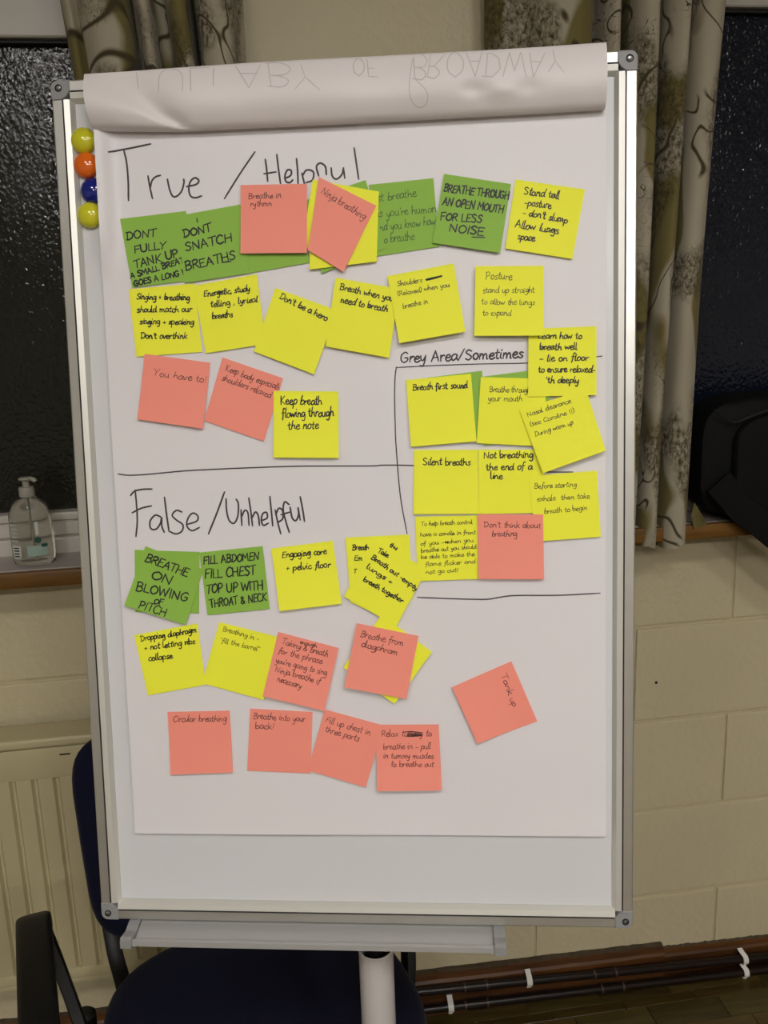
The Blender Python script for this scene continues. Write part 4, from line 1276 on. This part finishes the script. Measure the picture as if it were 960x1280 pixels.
  [('E', 'Breathing in -', 415, 415, 550, 453, 10), ('E', '"fill the barrel"', 403, 457, 552, 492, 10)], THIN),
 (Pk, 'coral note with six lines of writing, reading Taking breath for the phrase', [(347.7, 790), (423.3, 810), (405.7, 887.7), (329, 869.3)],
  [('E', 'enough', 703, 463, 768, 478, 8), ('E', 'Taking & breath', 635, 464, 808, 514, 12.5), ('E', 'for the phrase', 622, 499, 787, 541, 12.5), ('E', "you're going to sing", 612, 535, 805, 583, 12.5), ('E', 'Ninja breathe if', 610, 569, 780, 616, 12.5), ('E', 'necessary', 618, 604, 708, 632, 12.5)], PINKPEN),
 (Pk, 'coral note at the left end of the bottom row, reading Circular breathing', [(209.3, 890), (287, 888.3), (291.7, 964.3), (214, 967.3)],
  [('E', 'Circular breathing', 228, 757, 430, 755, 13)], PINKPEN),
 (Pk, 'coral note second in the bottom row, reading Breathe into your back', [(312.7, 885.7), (390.7, 890), (388.3, 966.7), (309, 963.3)],
  [('E', 'Breathe into your', 530, 745, 725, 757, 13), ('E', 'back!', 537, 783, 608, 785, 13)], PINKPEN),
 (Pk, 'tilted coral note third in the bottom row, reading Fill up chest in three parts', [(405.7, 886.7), (480, 907), (457.3, 984), (385, 963)],
  [('F', 'Fill up chest in', 78, 758, 247, 808, 13), ('F', 'three parts', 78, 793, 205, 831, 13)], PINKPEN),
 (Pk, 'coral note at the right end of the bottom row, reading Relax tummy to breathe in', [(470, 906), (548.3, 905.7), (552.3, 986.7), (471.7, 987.3)],
  [('F', 'Relax tummy to', 290, 812, 480, 810, 13), ('F', 'breathe in - pull', 297, 860, 475, 858, 12), ('F', 'in tummy muscles', 297, 893, 487, 895, 12), ('F', 'to breathe out', 325, 925, 487, 925, 12)], PINKPEN),
 (Pk, 'lone coral note turned on its side in the lower right, reading Tank up', [(639.3, 826.7), (671.7, 901.7), (596.7, 928.3), (565, 858.3)],
  [('F', 'Tank', 736, 580, 768, 660, 13), ('F', 'up', 770, 672, 785, 702, 12)], PINKPEN),
]
EXTRA = {  # extra pen marks per note, keyed by a word of the label
 'SNATCH': ('G', [[(577, 80), (580, 105)], [(765, 408), (832, 400)]], ('INK', 0.0015)),
 'OPEN MOUTH': ('B', [[(450, 409), (499, 411)]], ('INK', 0.0015)),
 'struck out': ('I', [[(770, 40), (848, 19)], [(772, 37), (845, 22)], [(775, 41), (848, 21)]], ('INK', 0.0017)),
 'seven lines': ('L', [[(156, 328), (170, 333)], [(157, 333), (170, 328)]], ('INK', 0.0017)),
 'Relax tummy': ('F', [[(388, 808), (440, 806)], [(388, 812), (443, 809)], [(390, 804), (438, 802)], [(375, 795), (400, 793), (440, 797)]], ('INK', 0.0012)),
}
def sat_overlap(A, B):
    for P, Q in ((A, B), (B, A)):
        for i in range(4):
            ex, ey = P[(i + 1) % 4][0] - P[i][0], P[(i + 1) % 4][1] - P[i][1]
            nx, ny = -ey, ex
            l = math.hypot(nx, ny); nx /= l; ny /= l
            a = [p_[0] * nx + p_[1] * ny for p_ in P]; b = [p_[0] * nx + p_[1] * ny for p_ in Q]
            if max(a) < min(b) + 0.6 or max(b) < min(a) + 0.6:
                return False
    return True
layers = []
covered = [False] * len(NOTES)
for i, nt_ in enumerate(NOTES):
    L_ = 0
    for j in range(i):
        if sat_overlap(nt_[2], NOTES[j][2]):
            L_ = max(L_, layers[j] + 1)
            covered[j] = True
    layers.append(L_)
NM = {'Y': M_YEL, 'G': M_GRN, 'P': M_PNK}
KN = {'Y': 'yellow', 'G': 'green', 'P': 'coral'}
PENS = {'INK': M_INK, 'INKT': M_INKT, 'INKP': M_INKP, 'INKF': M_INKF}
for i, (kc, lab, cor, lines, pen) in enumerate(NOTES):
    n0 = 0.0064 + 0.0011 * layers[i]
    q = [bd(u, v, n0) for u, v in cor]
    ctr = (q[0] + q[1] + q[2] + q[3]) / 4
    uvec = ((q[1] - q[0]) + (q[2] - q[3])).normalized()
    vvec = Vector((0, 0, 1)).cross(uvec)
    LM = Matrix(((uvec.x, vvec.x, 0, ctr.x), (uvec.y, vvec.y, 0, ctr.y), (0, 0, 1, n0), (0, 0, 0, 1)))
    LMI = LM.inverted()
    ql = [LMI @ Vector((p_.x, p_.y, n0)) for p_ in q]
    curl = 0.0003 if covered[i] else rnd.uniform(0.0016, 0.0042)
    cside = rnd.uniform(-0.5, 0.5)
    def fn(s, t, ql=ql, curl=curl, cside=cside):
        p_ = ql[0].lerp(ql[1], s).lerp(ql[3].lerp(ql[2], s), t)
        z = curl * max(0, (t - 0.15) / 0.85) ** 2 * (1 + cside * (s - 0.5))
        nrm = Vector((0, curl * 2 * max(0, t - 0.15) / 0.0762, 1)).normalized()
        return Vector((p_.x, p_.y, z)), Vector((0, 0, 1))
    o = grid_sheet('sticky_note', fn, 8, 12, 0.00035, NM[kc])
    o.matrix_world = BM @ LM
    tag(o, lab, 'sticky note', 'sticky notes on the flipchart')
    bv = bvh_of(o, LM)
    for (fr, tx, x0, y0, x1, y1, xh) in lines:
        ox, oy, s = FR[fr]
        caps = tx.isupper()
        strokes = text_strokes(tx, ox + x0 / s, oy + y0 / s, ox + x1 / s, oy + y1 / s, xh / s * (0.9 if caps else 1.04), 0.08, 0.07 if caps else 0.10,
                               join=0.0 if caps else (0.3 if pen is THICK else 0.0))
        ink('handwriting', strokes, pen[1], PENS[pen[0]], bv, o, LMI)
    for key, (fr, st, pn) in EXTRA.items():
        if key in lab:
            ox, oy, s = FR[fr]
            for l in st:
                ink('pen_mark', [[(ox + a / s, oy + b / s) for a, b in l]], pn[1], PENS[pn[0]], bv, o, LMI)

# ------------------------------------------------------------------ magnets
for (u, v), c, lab in zip(magc, (srgb(205, 200, 40), srgb(226, 104, 22), srgb(12, 30, 120), srgb(210, 205, 45)),
                          ('yellow round magnet at the top of the column on the board edge', 'orange round magnet second from the top on the board edge',
                           'dark blue round magnet third from the top on the board edge', 'yellow round magnet at the bottom of the column on the board edge')):
    m = mat('magnet ' + lab.split()[0] + str(v), c, 0.08, spec=0.6, coat=0.5)
    b = bd(u, v, 0.006)
    bm = bmesh.new()
    R_ = 0.0146
    prof = [(R_ * 0.9, 0.0004), (R_, 0.0015), (R_ * 1.0, 0.003)]
    for k in range(1, 9):
        a = math.pi / 2 * k / 9
        prof.append((R_ * math.cos(a), 0.003 + 0.0098 * math.sin(a)))
    prof.append((0.0006, 0.0128))
    add_lathe(bm, prof, 36)
    o = bm_obj('magnet', bm, m, None, smooth=True)
    on_lip = b.x - UL < 0.024
    o.matrix_world = BM @ Matrix.Translation((b.x, b.y, 0.0001 if not on_lip else 0.002))
    tag(o, lab, 'magnet', 'round magnets on the board edge')

# ------------------------------------------------------------------ chair
ch = empty('visitor_chair', 'navy fabric chair with black arms standing behind the easel', 'chair', loc=(-0.045, -0.475, 0))
ch.rotation_euler = (0, 0, math.radians(14))
def rounded_pad(name, w, d, t, rx, m, taper=0.0, pw_=2.6, crown=0.012, parent=ch, mtx=None):
    bm = bmesh.new()
    n = 48
    prof = [(-t * 0.5, 0.90), (-t * 0.35, 0.975), (0, 1.0), (t * 0.3, 0.985), (t * 0.45, 0.95), (t * 0.5 + crown * 0.2, 0.88), (t * 0.5 + crown * 0.7, 0.6), (t * 0.5 + crown, 0.25)]
    rings = []
    for z, s in prof:
        ring = []
        for k in range(n):
            a = 2 * math.pi * k / n
            c, s_ = math.cos(a), math.sin(a)
            x_ = math.copysign(abs(c) ** (2 / pw_), c) * w / 2 * s
            y_ = math.copysign(abs(s_) ** (2 / pw_), s_) * d / 2 * s
            x_ *= 1 + taper * (y_ / d)
            v = Vector((x_, y_, z))
            if mtx: v = mtx @ v
            ring.append(bm.verts.new(v))
        rings.append(ring)
    for i in range(len(rings) - 1):
        for k in range(n):
            bm.faces.new((rings[i][k], rings[i][(k + 1) % n], rings[i + 1][(k + 1) % n], rings[i + 1][k]))
    bm.faces.new(rings[0][::-1]); bm.faces.new(rings[-1])
    return bm_obj(name, bm, m, parent, smooth=True)
SZ = 0.475
rounded_pad('seat', 0.51, 0.45, 0.05, 0, M_NAVY, taper=-0.05, pw_=2.9, mtx=Matrix.Translation((0, 0.0, SZ - 0.01)))
rounded_pad('seat_shell', 0.47, 0.41, 0.02, 0, M_BLACK, pw_=2.9, crown=0.0, mtx=Matrix.Translation((0, 0.0, SZ - 0.047)))
BT = Matrix.Rotation(math.radians(90 - 8), 4, 'X')
rounded_pad('backrest', 0.49, 0.40, 0.045, 0, M_NAVY, pw_=5.5, crown=0.008, taper=0.05, mtx=Matrix.Translation((0.0, 0.275, 0.690)) @ BT)
rounded_pad('back_shell', 0.46, 0.36, 0.016, 0, M_BLACK, pw_=4.5, crown=0.0, taper=0.12, mtx=Matrix.Translation((0.0, 0.303, 0.698)) @ BT)
for s in (-1, 1):
    tube('back_support', catmull([(s * 0.212, 0.322, 0.66), (s * 0.212, 0.30, 0.55), (s * 0.209, 0.262, 0.47), (s * 0.202, 0.20, 0.435), (s * 0.20, 0.05, 0.425)], 5), 1.0, M_BLACK, ch, 12, True, flat=(0.028, 0.014, Vector((0, -1, 0.3))))
    # arm: pad reaching forward from the top of one strut that goes down and inwards to the seat side
    ax = s * 0.328
    tube('armrest', catmull([(ax, 0.10, 0.672), (ax, 0.085, 0.692), (ax, 0.05, 0.700), (ax, -0.06, 0.702), (ax, -0.15, 0.700), (ax, -0.19, 0.690)], 5), 1.0, M_BLACK, ch, 16, True, flat=(0.052, 0.026, Vector((0, 0, 1))))
    tube('arm_strut', catmull([(ax - s * 0.010, 0.095, 0.682), (ax - s * 0.026, 0.075, 0.62), (ax - s * 0.050, 0.03, 0.52), (ax - s * 0.062, 0.005, 0.455), (ax - s * 0.075, 0.0, 0.425), (s * 0.2, 0.0, 0.421)], 5), 1.0, M_BLACK, ch, 12, True, flat=(0.036, 0.020, Vector((1, 0, 0))))
    bmk = bmesh.new()
    add_lathe(bmk, [(0.010, -0.05), (0.017, -0.04), (0.018, 0.008), (0.012, 0.014)], 20)
    kn = bm_obj('arm_knob', bmk, M_BLACK, ch, smooth=True)
    kn.location = (s * 0.272, 0.10, 0.482)
    for yy, sgn in ((-0.2, -1), (0.20, 1)):
        lg = tube('leg', [(s * 0.20, yy * 0.8, 0.425), (s * 0.225, yy + sgn * 0.02, 0.2), (s * 0.24, yy + sgn * 0.03, 0.012)], 0.011, M_BLACK, ch)
        tube('foot_cap', [(s * 0.24, yy + sgn * 0.03, 0.02), (s * 0.2405, yy + sgn * 0.03, 0.0005)], 0.014, M_BLACK, lg)
    tube('side_rail', [(s * 0.20, -0.17, 0.422), (s * 0.20, 0.18, 0.422)], 0.011, M_BLACK, ch)
for yy in (-0.16, 0.19):
    tube('cross_rail', [(-0.20, yy, 0.4215), (0.20, yy, 0.4215)], 0.011, M_BLACK, ch)

# ------------------------------------------------------------------ sanitiser bottle
bp_ = wall_at(44, 700, 0.062)
bot = empty('pump_bottle', 'clear plastic hand gel pump bottle standing on the left window sill', 'bottle', loc=(bp_.x, -0.062, 1.158))
HB = 0.105
def bottle_prof(k=1.0, ins=0.0):
    return [(0.029 * k - ins, 0.001 + ins), (0.0325 * k - ins, 0.004 + ins), (0.034 * k - ins, 0.012), (0.0345 * k - ins, 0.06), (0.034 * k - ins, 0.092), (0.031 * k - ins, 0.106), (0.024 * k - ins, 0.118), (0.015 * k - ins, 0.126)]
bm = bmesh.new()
add_lathe(bm, bottle_prof() + [(0.0115, 0.129), (0.0115, 0.134)], 48, 1.12, 0.72)
bm_obj('body', bm, M_CLEAR, bot, smooth=True)
bm = bmesh.new()
add_lathe(bm, [(0.0125, 0.128), (0.0138, 0.129), (0.0138, 0.143), (0.0125, 0.146), (0.006, 0.147)], 28)
for k in range(24):
    pass
bm_obj('collar', bm, M_PUMP, bot, smooth=True)
bm = bmesh.new()
add_lathe(bm, [(0.0062, 0.1465), (0.0062, 0.157), (0.0105, 0.1585), (0.0125, 0.161), (0.011, 0.1635), (0.004, 0.1645)], 24)
bm_obj('pump_head', bm, M_PUMP, bot, smooth=True)
tube('nozzle', catmull([(0.0, 0, 0.160), (0.010, -0.003, 0.1612), (0.017, -0.005, 0.1595), (0.0185, -0.0055, 0.156)], 4), [0.005] * 5 + [0.0042] * 4 + [0.0036], M_PUMP, bot, 12) if False else tube('nozzle', [(0.0, 0, 0.160), (0.010, -0.003, 0.1612), (0.0165, -0.005, 0.1598), (0.0185, -0.0055, 0.156)], 0.0042, M_PUMP, bot, 12)
tube('dip_tube', [(0, 0, 0.128), (0.001, 0.0, 0.06), (0.004, 0.001, 0.008)], 0.0022, M_PUMP, bot, 10)
# printed labels following the curved front
def label_patch(name, a0, a1, z0, z1, m, off=0.0004, nseg=10, par=bot):
    def fn(s, t):
        a = math.radians(a0 + (a1 - a0) * s)
        z = z1 + (z0 - z1) * t
        r = 0.0346 + off
        return Vector((r * 1.12 * math.cos(a), r * 0.72 * math.sin(a), z)), Vector((math.cos(a), math.sin(a), 0))
    return grid_sheet(name, fn, nseg, 2, 0.0002, m, par)
# white text bars on the left, barcode block, green roundel, pale green flash
for k in range(6):
    label_patch('print_line', 214, 214 + (26, 22, 27, 24, 20, 25)[k], 0.088 - 0.0075 * k - 0.0022, 0.088 - 0.0075 * k, M_GEL)
label_patch('barcode_panel', 215, 243, 0.016, 0.040, M_GEL)
for k in range(4):
    label_patch('barcode_bar', 219, 239, 0.019 + 0.0052 * k, 0.0215 + 0.0052 * k, M_DARK, 0.0007)
label_patch('print_flash', 262, 318, 0.020, 0.040, M_LGREEN)
label_patch('print_word', 288, 296, 0.060, 0.084, M_GEL)
label_patch('print_word', 300, 318, 0.036, 0.042, M_TEAL, 0.0007)
bm = bmesh.new()
ac = math.radians(292)
c0_ = Vector((0.0353 * 1.12 * math.cos(ac), 0.0353 * 0.72 * math.sin(ac), 0.050))
nv = Vector((math.cos(ac) / 1.12, math.sin(ac) / 0.72, 0)).normalized()
tv = Vector((-nv.y, nv.x, 0))
ring = [bm.verts.new(c0_ + tv * 0.0058 * math.cos(t) + Vector((0, 0, 1)) * 0.0058 * math.sin(t)) for t in [2 * math.pi * k / 24 for k in range(24)]]
ring2 = [bm.verts.new(v.co - nv * 0.0006) for v in ring]
bm.faces.new(ring); bm.faces.new(ring2[::-1])
for k in range(24): bm.faces.new((ring[k], ring[(k + 1) % 24], ring2[(k + 1) % 24], ring2[k]))
bm_obj('roundel', bm, M_TEAL, bot)

# ------------------------------------------------------------------ black bag on the right sill
bagy = -0.075
bl = wall_at(866, 560, 0.07).x
ztop = wall_at(910, 491, 0.07).z
bag = empty('equipment_bag', 'large black fabric bag leaning against the right window on the sill', 'bag', loc=(bl + 0.3, -0.07, 1.1585))
def bag_mesh(w, h, d, zoff, yoff, m, name):
    bm = bmesh.new()
    n = 64
    rings = []
    for y_, s in ((d * 0.5, 0.92), (d * 0.42, 0.985), (d * 0.2, 1.0), (-d * 0.2, 1.0), (-d * 0.42, 0.985), (-d * 0.5, 0.93), (-d * 0.55, 0.6)):
        ring = []
        for k in range(n):
            a = 2 * math.pi * k / n
            c, s_ = math.cos(a), math.sin(a)
            x_ = math.copysign(abs(c) ** 0.45, c) * w / 2 * s
            z_ = math.copysign(abs(s_) ** 0.40, s_) * h / 2 * s
            wob = 1 + 0.012 * noise.noise(Vector((c * 2, s_ * 2, y_ * 20)))
            ring.append(bm.verts.new((x_ * wob, y_ + yoff, z_ * (wob if z_ > 0 else 1) + h / 2 + zoff)))
        rings.append(ring)
    for i in range(len(rings) - 1):
        for k in range(n):
            bm.faces.new((rings[i][k], rings[i][(k + 1) % n], rings[i + 1][(k + 1) % n], rings[i + 1][k]))
    bm.faces.new(rings[0][::-1]); bm.faces.new(rings[-1])
    return bm_obj(name, bm, m, bag, smooth=True)
hb = ztop - 1.1585
bag_mesh(0.62, hb, 0.115, 0.0008, 0.0, M_BAG, 'body')
bag_mesh(0.50, hb * 0.8, 0.02, hb * 0.08, -0.072, M_BAG, 'front_pocket')
zp = [wall_at(u, v, 0.148) - bag.location for u, v in ((893, 512), (915, 528), (940, 520), (965, 512), (1000, 508))]
tube('zip', catmull(zp, 4), 0.0022, M_BLACK, bag, 8)
sp = [wall_at(898, 602, 0.150), wall_at(925, 634, 0.152), wall_at(950, 653, 0.155), wall_at(985, 682, 0.158), wall_at(1060, 742, 0.160)]
tube('carry_strap', catmull([q - bag.location for q in sp], 5), 1.0, M_BAG, bag, 12, True, flat=(0.058, 0.006, Vector((0, 1, 0))))

# ------------------------------------------------------------------ ceiling lamps (real fittings above and behind the camera)
M_FIT = mat('lamp fitting', srgb(230, 230, 226), 0.4)
LIT = {}
def lit(st):
    if st not in LIT:
        m = bpy.data.materials.new('lit diffuser')
        m.use_nodes = True
        nt = m.node_tree
        for n in list(nt.nodes): nt.nodes.remove(n)
        em = nt.nodes.new('ShaderNodeEmission'); out = nt.nodes.new('ShaderNodeOutputMaterial')
        em.inputs[0].default_value = (1.0, 0.975, 0.95, 1)
        em.inputs[1].default_value = 34.0 * LAMP * st
        nt.links.new(em.outputs[0], out.inputs[0])
        LIT[st] = m
    return LIT[st]
for i, (lx, ly, st) in enumerate(LAMPS):
    e = empty('ceiling_light', 'square ceiling light in the %s row, %s' % ('near' if i < 3 else 'far', ('left', 'middle', 'right')[i % 3]), 'light', 'ceiling lights', loc=(lx, ly, CEIL))
    box('housing', -0.17, 0.17, -0.17, 0.17, -0.045, -0.0005, M_FIT, e, 0.004)
    box('diffuser', -0.15, 0.15, -0.15, 0.15, -0.055, -0.0455, lit(st), e, 0.002)
